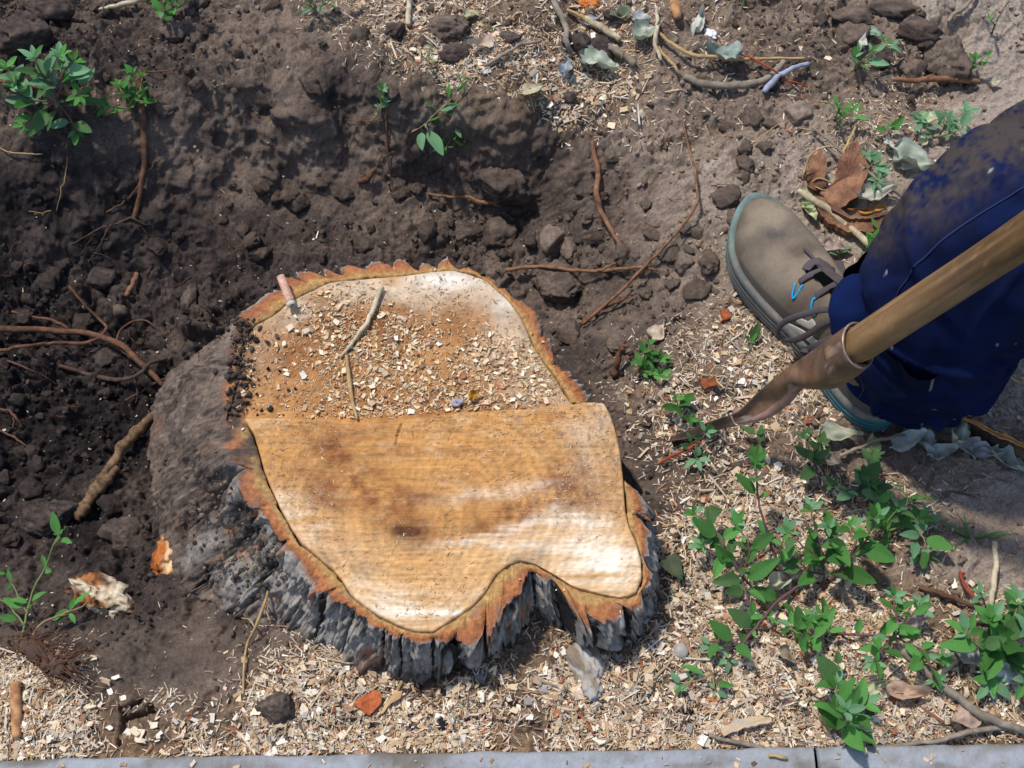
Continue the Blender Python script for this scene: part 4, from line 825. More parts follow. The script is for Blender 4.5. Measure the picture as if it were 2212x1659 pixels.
pick = RNG.integers(0, 40, NC)
loc = v1[None] * shp[pick][..., None] * sz[:, None, None] * np.stack([np.ones(NC), RNG.uniform(.65, 1, NC), RNG.uniform(.55, .9, NC)], -1)[:, None]
VV = np.einsum('nij,nkj->nki', Rm, loc); VV[..., 0] += P[:, 0, None]; VV[..., 1] += P[:, 1, None]; VV[..., 2] += (gz(P[:, 0], P[:, 1]) + sz * .35)[:, None]
FF = (f1[None] + (np.arange(NC) * 42)[:, None, None]).reshape(-1, 3)
CCc = np.repeat(soilcol(tn), 42, axis=0)
tag(obj('soil_crumbs', mesh_np('soil_crumbs', VV.reshape(-1, 3), tris=FF, col=CCc, mat=M['clod'])), kind='stuff')

# ------------------------------------------------------------------ wood chips and sawdust
box = np.array([[-1, -1, -1], [1, -1, -1], [1, 1, -1], [-1, 1, -1], [-1, -1, 1], [1, -1, 1], [1, 1, 1], [-1, 1, 1]], float) * .5
bq = np.array([[0, 3, 2, 1], [4, 5, 6, 7], [0, 1, 5, 4], [1, 2, 6, 5], [2, 3, 7, 6], [3, 0, 4, 7]])
CHC = np.array([S(232, 212, 182), S(218, 192, 156), S(244, 234, 216), S(200, 170, 132), S(224, 198, 176), S(186, 146, 114), S(184, 174, 162), S(172, 108, 74), S(130, 104, 86)])
CHP = np.array([.18, .18, .12, .15, .12, .08, .07, .04, .07]); CHP = CHP / CHP.sum()
def chips(P, z, L, Wd, T, tilt, nrm=None, name='wood_chips', lift=None, mult=None, jitter=.42):
    n_ = len(P); R_ = rotmats(n_, tilt, nrm)
    b = box[None] * np.stack([L, Wd, T], -1)[:, None]
    b = b + (RNG.random((n_, 8, 3)) - .5) * np.stack([L * jitter, Wd * jitter, T * .5], -1)[:, None]
    b[:, :, 2] += (b[:, :, 0] / L[:, None]) ** 2 * (RNG.normal(0, .12, n_) * L)[:, None]
    V = np.einsum('nij,nkj->nki', R_, b); V[..., 0] += P[:, 0, None]; V[..., 1] += P[:, 1, None]; V[..., 2] += z[:, None]
    c = CHC[RNG.choice(len(CHC), n_, p=CHP)] * RNG.uniform(.6, 1.12, n_)[:, None]
    if mult is not None: c = c * mult[:, None]
    q = (bq[None] + (np.arange(n_) * 8)[:, None, None]).reshape(-1, 4)
    return V.reshape(-1, 3), q, np.repeat(c, 8, axis=0)
def cat3(lst):
    V, Q, CL = [], [], []; off = 0
    for v, q, c in lst: V.append(v); Q.append(q + off); CL.append(c); off += len(v)
    return np.concatenate(V), np.concatenate(Q), np.concatenate(CL)
cd_ = lambda pw, k0=1.0: (lambda px, py, x, y: np.clip((chipmap(px, py) / 9 * (1 + 1.5 * fbm(x * 13, y * 13, 520, 4)) - .03) * k0, .004, 1) ** pw)
n1_ = 20000; Pa = scatter(n1_, cd_(1.9), gz, batch=3); za = gz(Pa[:, 0], Pa[:, 1])
La = .002 + .007 * RNG.random(n1_) ** 2; Wa = La * (.15 + .65 * RNG.random(n1_) ** 1.5); Ta = RNG.uniform(.0004, .0011, n1_)
den = chipmap(*proj(Pa[:, 0], Pa[:, 1], za)) / 9
A_ = chips(Pa, za + RNG.uniform(0, .0038, n1_) * den + .0008, La, Wa, Ta, .38, gnorm(Pa[:, 0], Pa[:, 1]))
n2_ = 52000; Pb = scatter(n2_, cd_(1.25), gz, batch=3); zb_ = gz(Pb[:, 0], Pb[:, 1])
Lb = RNG.uniform(.0025, .010, n2_); Wb = RNG.uniform(.0004, .0013, n2_); denb = chipmap(*proj(Pb[:, 0], Pb[:, 1], zb_)) / 9
B_ = chips(Pb, zb_ + RNG.uniform(0, .0032, n2_) * denb + .0004, Lb, Wb, Wb * .5, .45, gnorm(Pb[:, 0], Pb[:, 1]))
V, Q, CL = cat3([A_, B_]); tag(obj('wood_chips', mesh_np('wood_chips', V, quads=Q, col=CL, smooth_=False, mat=M['chip'])), kind='stuff')
# specks everywhere on the bare soil
n3_ = 5000; Pc = scatter(n3_, lambda px, py, x, y: .25 + .75 * (vn(x * 9, y * 9, 3) > .5), gz, batch=2); zc = gz(Pc[:, 0], Pc[:, 1])
Lc = .0008 + .0028 * RNG.random(n3_) ** 3
V, Q, CL = chips(Pc, zc + .0006, Lc, Lc * RNG.uniform(.3, .9, n3_), Lc * .3, .5, gnorm(Pc[:, 0], Pc[:, 1])); tag(obj('soil_specks', mesh_np('soil_specks', V, quads=Q, col=CL * .75, smooth_=False, mat=M['chip'])), kind='stuff')
# sawdust on the stump
def stump_scatter(n_, zz, dens, ring_):
    out = np.zeros((0, 2))
    while len(out) < n_:
        x = RNG.uniform(-.32, .2, n_ * 4); y = RNG.uniform(-.3, .25, n_ * 4); px, py = proj(x, y, zz)
        ok = (RNG.random(len(x)) < dens(px, py, x, y)) & instump(x, y, ring_, -.003)
        out = np.concatenate([out, np.stack([x, y], -1)[ok]])
    return out[:n_]
stepx = np.array([p[0] for p in step_edge][::-1] + [1300]); stepy = np.array([p[1] for p in step_edge][::-1] + [868])
def backside(px, py): return (py < np.interp(px, stepx, stepy) - 3) & (py < 905)
def frontside(px, py): return py > np.interp(px, stepx, stepy) + 3
bd = lambda px, py, x, y: backside(px, py) * np.clip((.9 * gauss(px, py, 930, 830, 200, 60) + .7 * gauss(px, py, 740, 690, 60, 60) + .5 * gauss(px, py, 830, 760, 200, 70) + .6 * gauss(px, py, 1120, 820, 60, 50) + .6 * gauss(px, py, 860, 880, 200, 18) + .10) * (1 + .9 * fbm(x * 24, y * 24, 540, 3)), 0, 1)
zf = lambda P: ZB + disp_back(P[:, 0], P[:, 1])
n_ = 1350; P = stump_scatter(n_, ZB, lambda *q: bd(*q) ** 2.6, r_w); L_ = .002 + .0045 * RNG.random(n_) ** 2; a = chips(P, zf(P) + RNG.uniform(.0006, .003, n_), L_, L_ * RNG.uniform(.2, .7, n_), RNG.uniform(.0004, .0011, n_), .25)
n_ = 5200; P = stump_scatter(n_, ZB, lambda px, py, x, y: np.clip(bd(px, py, x, y) ** 1.5 * 1.1 + .08 * backside(px, py), 0, 1), r_w); L_ = RNG.uniform(.0012, .005, n_); b = chips(P, zf(P) + RNG.uniform(.0003, .0012, n_), L_, RNG.uniform(.0003, .0009, n_), RNG.uniform(.0002, .0005, n_), .2, mult=RNG.uniform(.7, 1, n_))
zf2 = lambda P: ZT + disp_front(P[:, 0], P[:, 1])
n_ = 2300; P = stump_scatter(n_, ZT, lambda px, py, x, y: frontside(px, py) * np.clip(.35 + .8 * gauss(px, py, 1290, 980, 60, 120) + .5 * gauss(px, py, 1250, 1080, 60, 40) + .9 * fbm(x * 14, y * 14, 560, 3), 0, 1), r_w); L_ = RNG.uniform(.0008, .0042, n_); c = chips(P, zf2(P) + RNG.uniform(.0001, .0007, n_), L_, RNG.uniform(.0002, .0006, n_), RNG.uniform(.0002, .0004, n_), .12, mult=RNG.uniform(.6, 1.0, n_))
n_ = 20; P = stump_scatter(n_, ZT, lambda px, py, x, y: 1.0 * (~instump(x, y, r_w, .002)), r_o); bk = backside(*proj(P[:, 0], P[:, 1], ZT)); L_ = RNG.uniform(.001, .0035, n_); d = chips(P, np.where(bk, ZB, ZT) + .0004, L_, RNG.uniform(.0003, .002, n_), RNG.uniform(.0002, .0006, n_), .12)
V, Q, CL = cat3([a, b, c, d]); CL = CL * np.array([1.06, .98, .84]); tag(obj('sawdust', mesh_np('sawdust', V, quads=Q, col=CL, smooth_=False, mat=M['chip'])), kind='stuff')
# dark soil crumbs along the left rim of the stump
n_ = 480
P = []
while len(P) < n_:
    px = RNG.normal(514, 20); py = RNG.uniform(688, 905)
    px += (py < 720) * 15
    if random.random() < .06: px = RNG.normal(590, 60); 
    q_ = at(px, py, ZB)
    if py > 898: continue
    P.append(q_)
P = np.array(P); sz = .0006 + .0042 * RNG.random(n_) ** 3.2; on = instump(P[:, 0], P[:, 1], r_o); P = P[on]; sz = sz[on]; n_ = len(P)
pick = RNG.integers(0, 40, n_); loc = v1[None] * shp[pick][..., None] * sz[:, None, None]; loc = loc * RNG.uniform(.45, 1.35, (n_, 1, 3)) * (1 + .25 * (RNG.random((n_, 42, 1)) - .5)); VV = np.einsum('nij,nkj->nki', rotmats(n_, 1), loc) + P[:, None]; VV[..., 2] += (sz * .3 + .0005)[:, None]
tag(obj('rim_soil', mesh_np('rim_soil', VV.reshape(-1, 3), tris=(f1[None] + (np.arange(n_) * 42)[:, None, None]).reshape(-1, 3), col=np.repeat(soilcol(2.0 + RNG.normal(0, .9, n_)), 42, axis=0), mat=M['clod'])), kind='stuff')
n_ = 130; x_ = RNG.uniform(-.6, .6, n_); y_ = kA[1] + (x_ - kA[0]) * kslope - .008 - .05 * RNG.random(n_) ** 1.6; L_ = RNG.uniform(.001, .006, n_)
V, Q, CL = chips(np.stack([x_, y_], -1), np.full(n_, .0135), L_, L_ * RNG.uniform(.15, .7, n_), L_ * .1 + .0002, .1); tag(obj('kerb_litter', mesh_np('kerb_litter', V, quads=Q, col=CL * .9, smooth_=False, mat=M['chip'])), kind='stuff')
# the largest chips, one by one
chip_me = []
for i_ in range(14):
    L0 = 1.0; wd = random.uniform(.35, .9); b = box * np.array([1, wd, .14]); bb = []
    # a chip cut in a 3 x 2 grid, slightly curled, with a rough broken end
    nx_, ny_ = 5, 3; top = []
    bend = random.uniform(-.12, .16); j = [[random.uniform(-.11, .11) for _ in range(ny_)] for _ in range(nx_)]
    Vt = []
    for s_ in (1, -1):
        for a in range(nx_):
            for c_ in range(ny_):
                x = -.5 + a / (nx_ - 1) + (j[a][c_] if a in (0, nx_ - 1) else 0); y = (-.5 + c_ / (ny_ - 1)) * wd * (1 + .1 * math.sin(a + i_)) + j[a][c_] * .4
                Vt.append((x, y, s_ * .06 + bend * (x * x * 4 - .5) + .02 * math.sin(7 * x + i_)))
    q1 = gridquads(nx_, ny_); q2 = q1[:, ::-1] + nx_ * ny_
    per_ = [a * ny_ for a in range(nx_)] + [(nx_ - 1) * ny_ + c_ for c_ in range(1, ny_)] + [a * ny_ + ny_ - 1 for a in range(nx_ - 2, -1, -1)] + [c_ for c_ in range(ny_ - 2, 0, -1)]
    q3 = np.array([[per_[k_], per_[(k_ + 1) % len(per_)], per_[(k_ + 1) % len(per_)] + nx_ * ny_, per_[k_] + nx_ * ny_] for k_ in range(len(per_))])
    col = CHC[[0, 2, 0, 1, 2, 4, 3, 0, 2, 1, 7, 0, 4, 2][i_]]
    chip_me.append(mesh_np('wood_chip', Vt, quads=np.concatenate([q1[:, ::-1], q2[:, ::-1], q3]), col=np.broadcast_to(col, (len(Vt), 3)), smooth_=False, mat=M['chip']))
def put_chip(p, L, label, group, tilt=.3):
    o = obj('wood_chip', random.choice(chip_me), None, p); s_ = L; o.scale = (s_, s_, s_ * .9)
    o.rotation_euler = (random.gauss(0, tilt), random.gauss(0, tilt), random.uniform(0, 6.28)); tag(o, label, 'wood chip', group)
regs = [((540, 1400, 1440, 1610), 80, 'larger pale wood chip in the deep chips between the stump and the kerb', 'large chips between stump and kerb'),
        ((0, 1440, 520, 1600), 44, 'larger pale wood chip in the lower left corner of the chip layer', 'large chips at the lower left'),
        ((1440, 1050, 2150, 1610), 80, 'larger pale wood chip lying under and around the big weed patch', 'large chips around the weed patch'),
        ((1400, 740, 1720, 930), 26, 'larger pale wood chip on the heap between stump and spade', 'large chips beside the spade'),
        ((880, 60, 1400, 300), 28, 'larger pale wood chip on the bank behind the stump', 'large chips on the rear bank')]
for (a, b, c_, d_), n_, lab, g_ in regs:
    k_ = 0
    while k_ < n_:
        px, py = random.uniform(a, c_), random.uniform(b, d_)
        if random.random() > chipmap(np.array(px), np.array(py)) / 9: continue
        p = gp(px, py, .0035)
        if instump(p.x, p.y, grow=.006): continue
        put_chip(p, .0055 + .0065 * random.random() ** 2, lab, g_, .4); k_ += 1
k_ = 0
while k_ < 40:
    px, py = random.uniform(560, 1220), random.uniform(640, 895)
    x_, y_, _ = at(px, py, ZB)
    if random.random() > float(bd(np.array(px), np.array(py), np.array(x_), np.array(y_))): continue
    put_chip(Vector((x_, y_, ZB + .004)), random.uniform(.0042, .0078), 'larger pale wood chip on the sawdust of the lower back half of the stump', 'large chips on the stump', .2); k_ += 1

# crumbs stuck to the soil-covered flank of the stump
n_ = 900; th_ = RNG.uniform(2.5, 3.75, n_); ii = (th_ / (2 * np.pi) * NT).astype(int) % NT; vb_ = RNG.uniform(.05, 1.0, n_)
r_ = r_o[ii] + (r_b[ii] - r_o[ii]) * vb_ ** .9; zt_ = np.where(isback[ii], ZB, ZT); z_ = zt_ - (zt_ - z_b[ii]) * vb_
P = np.stack([PC[0] + r_ * np.cos(th_), PC[1] + r_ * np.sin(th_), z_], -1); sz = .0008 + .0038 * RNG.random(n_) ** 3
pick = RNG.integers(0, 40, n_); VV = np.einsum('nij,nkj->nki', rotmats(n_, 1), v1[None] * shp[pick][..., None] * sz[:, None, None]) + P[:, None]
tag(obj('flank_soil', mesh_np('flank_soil', VV.reshape(-1, 3), tris=(f1[None] + (np.arange(n_) * 42)[:, None, None]).reshape(-1, 3), col=np.repeat(soilcol(3.2 + RNG.normal(0, 1.2, n_)), 42, axis=0), mat=M['clod'])), kind='stuff')
# long slivers and shavings among the chips
n_ = 900; P = scatter(n_, cd_(1.4), gz, batch=3); z_ = gz(P[:, 0], P[:, 1]); L_ = RNG.uniform(.010, .028, n_); Wv = RNG.uniform(.0005, .0022, n_)
V, Q, CL = chips(P, z_ + .0035, L_, Wv, Wv * .4, .22, gnorm(P[:, 0], P[:, 1])); tag(obj('wood_slivers', mesh_np('wood_slivers', V, quads=Q, col=CL * .9, smooth_=False, mat=M['chip'])), kind='stuff')
# hair roots sticking out of the dug walls
hr = []
for k_ in range(230):
    px, py = random.uniform(0, 1650), random.uniform(60, 1150 if random.random() < .4 else 620)
    if px > 450 and py > 560: continue
    if float(chipmap(np.array(px), np.array(py))) > 3: continue
    a = random.uniform(0, 6.28); l = random.uniform(12, 48); q_ = [gp(px, py, .001)]
    if instump(q_[0].x, q_[0].y, grow=.01): continue
    for j_ in (1, 2, 3): a += random.gauss(0, .5); px += math.cos(a) * l / 3; py += math.sin(a) * l / 3; q_.append(gp(px, py, random.uniform(.001, .006)))
    hr.append(sweep_vt(np.array(q_), [random.uniform(.0004, .0009), .0003], nseg=4, step=.004, knob=0, wob=.0012, seed=k_))
v, q, t = join(hr); tag(obj('root_hairs', mesh_np('root_hairs', v, q, t, mat=M['root'])), kind='stuff')

# ------------------------------------------------------------------ leaves
def leaf_vt(L, Wd, shape='ovate', fold=.25, curl=-.2, twist=0, nx=12, ny=6, seed=0, crumple=0.0, teeth=0.0, stalk=.18):
    t = np.linspace(0, 1, nx + 1); s_ = np.linspace(-1, 1, ny + 1)
    if shape == 'ovate': wd = np.sin(np.pi * np.clip(t, 0, 1) ** .85) ** .7 * (1 - .18 * t)
    elif shape == 'lobed': wd = np.sin(np.pi * t ** .82) ** .68 * (1 - .22 * t) + .07 * np.exp(-((t - .34) / .1) ** 2)
    elif shape == 'lance': wd = np.sin(np.pi * t ** .8) ** 1.1 * .8
    elif shape == 'grass': wd = np.minimum(1, 6 * t) * (1 - t) ** .6
    else: wd = np.clip(np.sin(np.pi * t ** .6), 0, 1) ** .6 * (1 - .55 * t ** 2)      # broad poplar leaf
    wd = wd + (teeth * np.sin(t * 40 + seed) * wd if teeth else 0)
    wd[0] = .04; wd[-1] = .0 + .01
    Tt, Ss = np.meshgrid(t, s_, indexing='ij')
    x = Tt * L; y = Ss * wd[:, None] * Wd * .5
    zz = fold * np.abs(y) + curl * L * Tt ** 2 + .02 * L * np.sin(Tt * 9 + seed) * np.abs(Ss)
    zz = zz - .05 * L * (1 - np.abs(Ss)) * 0
    if crumple:
        zz = zz + crumple * L * (fbm(Tt * 2.2 + seed, Ss * 1.1 + seed, seed, 3) * 1.3) + crumple * .5 * L * np.abs(Ss) ** 3 * (1 + fbm(Tt * 2 + seed, Ss * 0 + .5, seed + 4, 2))
        y = y * (1 - .25 * crumple * np.abs(Ss)); x = x + crumple * .25 * L * fbm(Ss * 1.5 + seed, Tt * 1.5, seed + 8, 2)
    if twist: c, sn = np.cos(twist * Tt), np.sin(twist * Tt); y, zz = y * c - zz * sn, y * sn + zz * c
    V = np.stack([x + L * stalk, y, zz], -1).reshape(-1, 3); Qd = gridquads(nx + 1, ny + 1)
    # stalk: thin three-sided
    w_ = L * .018 + .0003; sv = np.array([[0, -w_, 0], [0, w_, 0], [0, 0, -w_ * 1.6], [L * stalk * 1.1, -w_, 0], [L * stalk * 1.1, w_, 0], [L * stalk * 1.1, 0, -w_ * 1.6]]); o_ = len(V)
    V = np.concatenate([V, sv]); Qd = np.concatenate([Qd, np.array([[0, 3, 4, 1], [1, 4, 5, 2], [2, 5, 3, 0]]) + o_])
    return V, Qd
GL = {}
for sh, W_, n_ in (('ovate', .50, 6), ('lobed', .54, 8), ('lance', .28, 4)):
    for m_ in ('green', 'greenblue', 'greendark'):
        GL[sh, m_] = [mesh_np('leaf', *[(v, q) for v, q in [leaf_vt(1, W_ * random.uniform(.85, 1.15), sh, random.uniform(.12, .5), random.uniform(-.38, .12), random.uniform(-.4, .4), seed=k_ * 3 + 1, teeth=.04 if sh == 'lobed' else 0)]][0], mat=M[m_]) for k_ in range(n_)]
def place_leaf(me, root, p, d, up, size, name='leaf'):
    x = Vector(d).normalized(); u = Vector(up); y = u.cross(x)
    if y.length < 1e-4: y = Vector((0, 1, 0)).cross(x)
    y.normalize(); z = x.cross(y)
    o = bpy.data.objects.new(name, me); C.objects.link(o); o.parent = root
    o.matrix_basis = Matrix.Translation(Vector(p) - root.location) @ Matrix((x, y, z)).transposed().to_4x4() @ Matrix.Scale(size, 4)
    return o
def weed(label, stems, leaf=.026, shapes=(('lobed', 'green'),), tip=(('ovate', 'greenblue'),), stem='stemg', r=1.4, gap=.017, tipn=5, first=.25, cat='weed', group=None):
    """stems: polylines of (px, py, height above the soil); leaves in pairs along them and a rosette at each tip"""
    base = gp(*stems[0][0][:2]); root = empty('weed', base, label, cat, group)
    for si, pts in enumerate(stems):
        P = np.array([np.array(gp(p[0], p[1], p[2])) for p in pts])
        v, q, t = sweep_vt(P - np.array(base), [r * .001 * (.8 if si else 1), r * .0005], seed=si + len(label), nseg=6, step=.006, knob=.05, wob=.002)
        obj('stem', mesh_np('stem', v, q, t, mat=M[stem]), root)
        Q, u = catmull(P, .004); s_ = np.concatenate([[0], np.cumsum(np.linalg.norm(np.diff(Q, axis=0), axis=1))]); Ltot = s_[-1]
        a0 = random.uniform(0, 3.1); d_ = Ltot * (first if si == 0 else .12)
        while d_ < Ltot - .004:
            i = int(np.searchsorted(s_, d_)); i = min(i, len(Q) - 2); T = Vector(Q[i + 1] - Q[i]).normalized()
            for sd in (0, math.pi):
                if random.random() < .1: continue
                side = Vector((math.cos(a0 + sd), math.sin(a0 + sd), .15)); dr = (side + T * .55 + Vector((0, 0, random.uniform(-.1, .5)))).normalized()
                f = 1 - .45 * d_ / Ltot
                up = (Vector((0, 0, 1)) + Vector((random.gauss(0, .35), random.gauss(0, .35), 0)) + side * -.2)
                k_ = random.choice(shapes); place_leaf(random.choice(GL[k_]), root, Q[i], dr, up, leaf * f * random.choice((.5, .75, .95, 1.1, 1.3)) * random.uniform(.85, 1.1) * 1.02)
            a0 += 1.9 + random.uniform(-.3, .3); d_ += gap * random.uniform(.7, 1.3)
        T = Vector(Q[-1] - Q[-2]).normalized()
        for k_ in range(tipn):
            a = k_ / tipn * 6.283 + a0; dr = Vector((math.cos(a), math.sin(a), random.uniform(.1, .8))) + T * .6
            place_leaf(random.choice(GL[random.choice(tip)]), root, Q[-1], dr, Vector((0, 0, 1)) - Vector((math.cos(a), math.sin(a), 0)) * .3, leaf * random.uniform(.26, .55))
    return root
G, BG, DG = ('lobed', 'green'), ('ovate', 'greenblue'), ('lobed', 'greendark')
OG = ('ovate', 'green')
weed('tall bright green weed with a purple stem, its pointed top nearest the spade', [[(1728,1270,.004),(1690,1230,.03),(1665,1175,.05),(1645,1110,.07),(1636,1050,.085),(1632,1000,.10)]], .034, (G, G, OG), (G, OG), 'stemp', 1.8, .024, 4, .3)
weed('bushy green weed at the left edge of the weed patch', [[(1640,1290,.003),(1600,1240,.03),(1570,1190,.045),(1540,1140,.05),(1500,1110,.045)],[(1600,1240,.03),(1620,1190,.05),(1590,1130,.06)],[(1570,1190,.04),(1545,1200,.04),(1520,1180,.035)],[(1600,1240,.03),(1615,1290,.03),(1625,1330,.02)]], .030, (G, DG, OG), (BG, G), 'stemp', 1.5, .016, 5)
weed('leafy weed with bluish tips in the middle of the weed patch', [[(1778,1275,.003),(1778,1210,.035),(1762,1150,.055),(1752,1100,.065)],[(1778,1210,.03),(1735,1180,.05),(1705,1150,.055)],[(1778,1210,.03),(1800,1180,.04),(1790,1140,.05)],[(1776,1240,.02),(1730,1230,.03),(1700,1215,.03)]], .030, (G, OG, DG), (BG, BG, G), 'stemp', 1.6, .016, 6)
weed('green weed leaning to the upper right with wide rosette at its top', [[(1790,1260,.003),(1830,1210,.03),(1865,1175,.05),(1890,1120,.065)],[(1830,1210,.03),(1850,1170,.05),(1840,1140,.05)]], .034, (G, OG), (G, G, BG), 'stemp', 1.6, .02, 6)
weed('creeping weed with long purple stem reaching down left toward the stump', [[(1745,1250,.006),(1680,1300,.02),(1640,1345,.022),(1600,1395,.022),(1575,1425,.016)],[(1600,1395,.02),(1560,1380,.02),(1535,1395,.016)]], .028, (DG, OG, G), (BG,), 'stemp', 2.2, .02, 4, .3)
weed('low pale green weed tip lying under the creeping stem', [[(1570,1440,.004),(1520,1465,.015),(1470,1480,.012)],[(1540,1458,.01),(1545,1490,.012)]], .026, (BG, OG), (BG,), 'stemt', 1.3, .018, 3, .5)
weed('trailing weed with purple stem and small bluish leaves in the lower patch', [[(1795,1365,.004),(1860,1372,.02),(1930,1378,.026),(1985,1400,.024),(2040,1425,.02)],[(1930,1378,.026),(1935,1330,.045),(1930,1290,.05)],[(1930,1378,.026),(1900,1410,.03),(1890,1430,.03)],[(1985,1400,.024),(2010,1440,.024),(2020,1470,.02)],[(1930,1378,.02),(1960,1345,.04),(1985,1310,.045)]], .026, (G, BG, OG), (BG, BG, G), 'stemp', 1.6, .014, 6)
weed('small upright weed between the creeping and the trailing weed', [[(1740,1400,.003),(1745,1365,.025),(1750,1340,.035)],[(1745,1380,.015),(1720,1365,.025),(1710,1355,.02)],[(1745,1380,.015),(1790,1360,.03),(1770,1330,.03)]], .028, (OG, G), (BG, OG), 'stemg', 1.4, .014, 5)
weed('weed with yellow-green spots by the leaf on the kerb', [[(1818,1590,.003),(1822,1560,.03),(1826,1535,.045)],[(1818,1580,.01),(1806,1510,.03),(1808,1480,.03)],[(1822,1570,.02),(1850,1540,.03),(1862,1520,.03)]], .034, (G, OG), (BG, G), 'stemg', 1.5, .018, 5)
weed('lone green weed shoot in the chips above the kerb-side weed', [[(1812,1500,.003),(1815,1470,.02),(1810,1440,.03)]], .032, (OG, DG), (DG,), 'stemt', 1.3, .03, 2)
weed('broad-leaved weed filling the lower right edge of the picture', [[(2190,1420,.004),(2150,1370,.035),(2140,1340,.05)],[(2150,1370,.03),(2190,1330,.05),(2200,1300,.055)],[(2170,1390,.02),(2120,1400,.04),(2090,1370,.045)],[(2170,1390,.02),(2200,1440,.03),(2215,1470,.03)],[(2150,1370,.03),(2155,1420,.03),(2140,1470,.02)],[(2180,1380,.03),(2220,1370,.05)]], .040, (G, OG, DG), (G, BG), 'stemg', 1.8, .018, 6)
weed('small weed with red stem above the broad-leaved weed', [[(2135,1350,.006),(2130,1310,.03),(2118,1285,.04)]], .024, (BG, G), (BG,), 'stemp', 1.2, .014, 4)
weed('shaded dark green weed under the spade blade and heel', [[(1770,1030,.004),(1752,985,.025),(1742,940,.035)],[(1755,1000,.015),(1775,960,.03)]], .024, (DG,), (DG,), 'stemp', 1.3, .014, 5)
weed('shaded weed with purple stem right of the heel shadow', [[(1800,1100,.004),(1860,1050,.02),(1880,1010,.03),(1890,985,.035)],[(1860,1050,.02),(1830,1060,.03),(1800,1050,.03)],[(1870,1035,.02),(1900,1050,.02)]], .026, (DG, BG), (DG,), 'stemp', 1.5, .015, 5)
weed('two dark leaves of a small weed in the shade under the blade', [[(1650,975,.004),(1640,955,.012),(1635,940,.018)]], .03, (DG,), (DG,), 'stemp', 1, .02, 2)
weed('green weed in the chips under the shaded weed, right of the tall one', [[(1905,1180,.003),(1915,1130,.03),(1940,1100,.035)],[(1912,1150,.02),(1985,1120,.03)],[(1915,1130,.02),(1880,1060,.03),(1870,1030,.03)]], .028, (G, DG, OG), (G, BG), 'stemg', 1.4, .016, 4)
weed('sparse weed beside the upright brown stem on the path edge', [[(1965,1190,.004),(1985,1150,.02),(2000,1105,.025)],[(1985,1150,.02),(2000,1175,.02),(1985,1200,.015)]], .024, (G, BG), (BG,), 'stemt', 1.2, .016, 4)
weed('big bluish green weed hanging over the bank at the upper left', [[(135,250,.01),(120,205,.04),(110,165,.06),(128,125,.075)],[(120,205,.04),(150,170,.05),(172,205,.05)],[(120,205,.04),(85,150,.06),(75,130,.065)],[(118,220,.03),(60,215,.04),(30,190,.04)],[(118,220,.03),(75,250,.03),(55,270,.02)],[(120,215,.03),(150,255,.03),(165,285,.02)],[(120,200,.04),(140,150,.06),(158,135,.06)],[(60,215,.03),(25,160,.04),(12,150,.04)]], .034, (('ovate', 'green'), BG, DG), (BG, OG, G), 'stemp', 1.7, .019, 6)
weed('small green weed with a woody stem beside the hanging root', [[(282,240,.006),(282,220,.02),(300,195,.03),(308,165,.035)],[(282,220,.02),(262,195,.03),(255,185,.03)],[(282,235,.012),(240,232,.02),(225,240,.015)],[(285,215,.02),(312,220,.025)],[(305,175,.03),(280,155,.035)]], .021, (OG, G), (G, OG), 'stemt', 1.4, .011, 5)
weed('small weed cut by the top picture edge above the brown clod', [[(378,30,.004),(372,8,.03),(360,-15,.045)],[(375,20,.01),(400,5,.04),(395,-20,.05)],[(375,20,.01),(350,25,.02)]], .034, (OG, G), (G, BG), 'stemg', 1.3, .018, 4)
weed('pale toothed weed at the top edge left of the white peeled stick', [[(680,28,.004),(682,5,.03),(690,-25,.04)],[(680,20,.01),(650,0,.03),(645,-20,.03)],[(682,20,.01),(715,0,.03)]], .034, (('lance', 'greenblue'), ('lance', 'green')), (('lance', 'greenblue'),), 'stemg', 1.2, .014, 5)
weed('uprooted wilted weed lying along the bank behind the stump', [[(845,298,.006),(880,290,.016),(915,268,.022),(945,240,.026),(975,215,.026),(995,178,.024)],[(945,240,.026),(975,262,.03),(990,290,.02)],[(915,268,.02),(930,280,.02),(945,270,.02)],[(905,275,.02),(925,290,.012)]], .030, (('lance', 'greenblue'), ('ovate', 'greenblue'), ('lance', 'green')), (('lance', 'green'),), 'stemt', 1.5, .018, 3, .4)
weed('tiny weed with blue-green leaves and a reddish stem on the rear bank', [[(790,275,.006),(812,250,.014),(822,225,.022),(826,195,.03)],[(818,235,.02),(835,220,.03)]], .018, (OG, BG), (BG, G), 'stemt', 1.0, .010, 6, .45)
weed('grass-like sprig with narrow leaves hanging into the dark hollow', [[(978,290,.02),(970,305,.026),(960,318,.026)]], .034, (('lance', 'greendark'), ('lance', 'green')), (('lance', 'greendark'), ('lance', 'green')), 'stemg', .9, .010, 6)
weed('pale green weed on the upper right soil beside white leaf', [[(1850,150,.004),(1862,130,.02),(1880,112,.03)],[(1858,140,.01),(1900,108,.03),(1925,100,.03)],[(1852,150,.01),(1845,125,.02)]], .026, (('lance', 'green'), BG), (BG, G), 'stemg', 1.1, .013, 4)
weed('small blue-green weed near the lower right of the deep hole', [[(2010,300,.004),(2045,290,.02),(2075,280,.03),(2090,245,.03)],[(2030,292,.01),(2045,262,.03),(2055,250,.03)],[(2020,298,.008),(2000,275,.02),(1990,262,.02)]], .026, (('lance', 'greenblue'), ('ovate', 'greenblue')), (BG,), 'stemg', 1.2, .012, 5)
weed('two small green sprouts at the rim of the deep hole', [[(2090,155,.004),(2098,140,.02),(2108,128,.025)],[(2088,158,.006),(2075,140,.02)],[(2092,158,.006),(2128,122,.03)]], .02, (G, OG), (G,), 'stemp', 1.0, .012, 4)
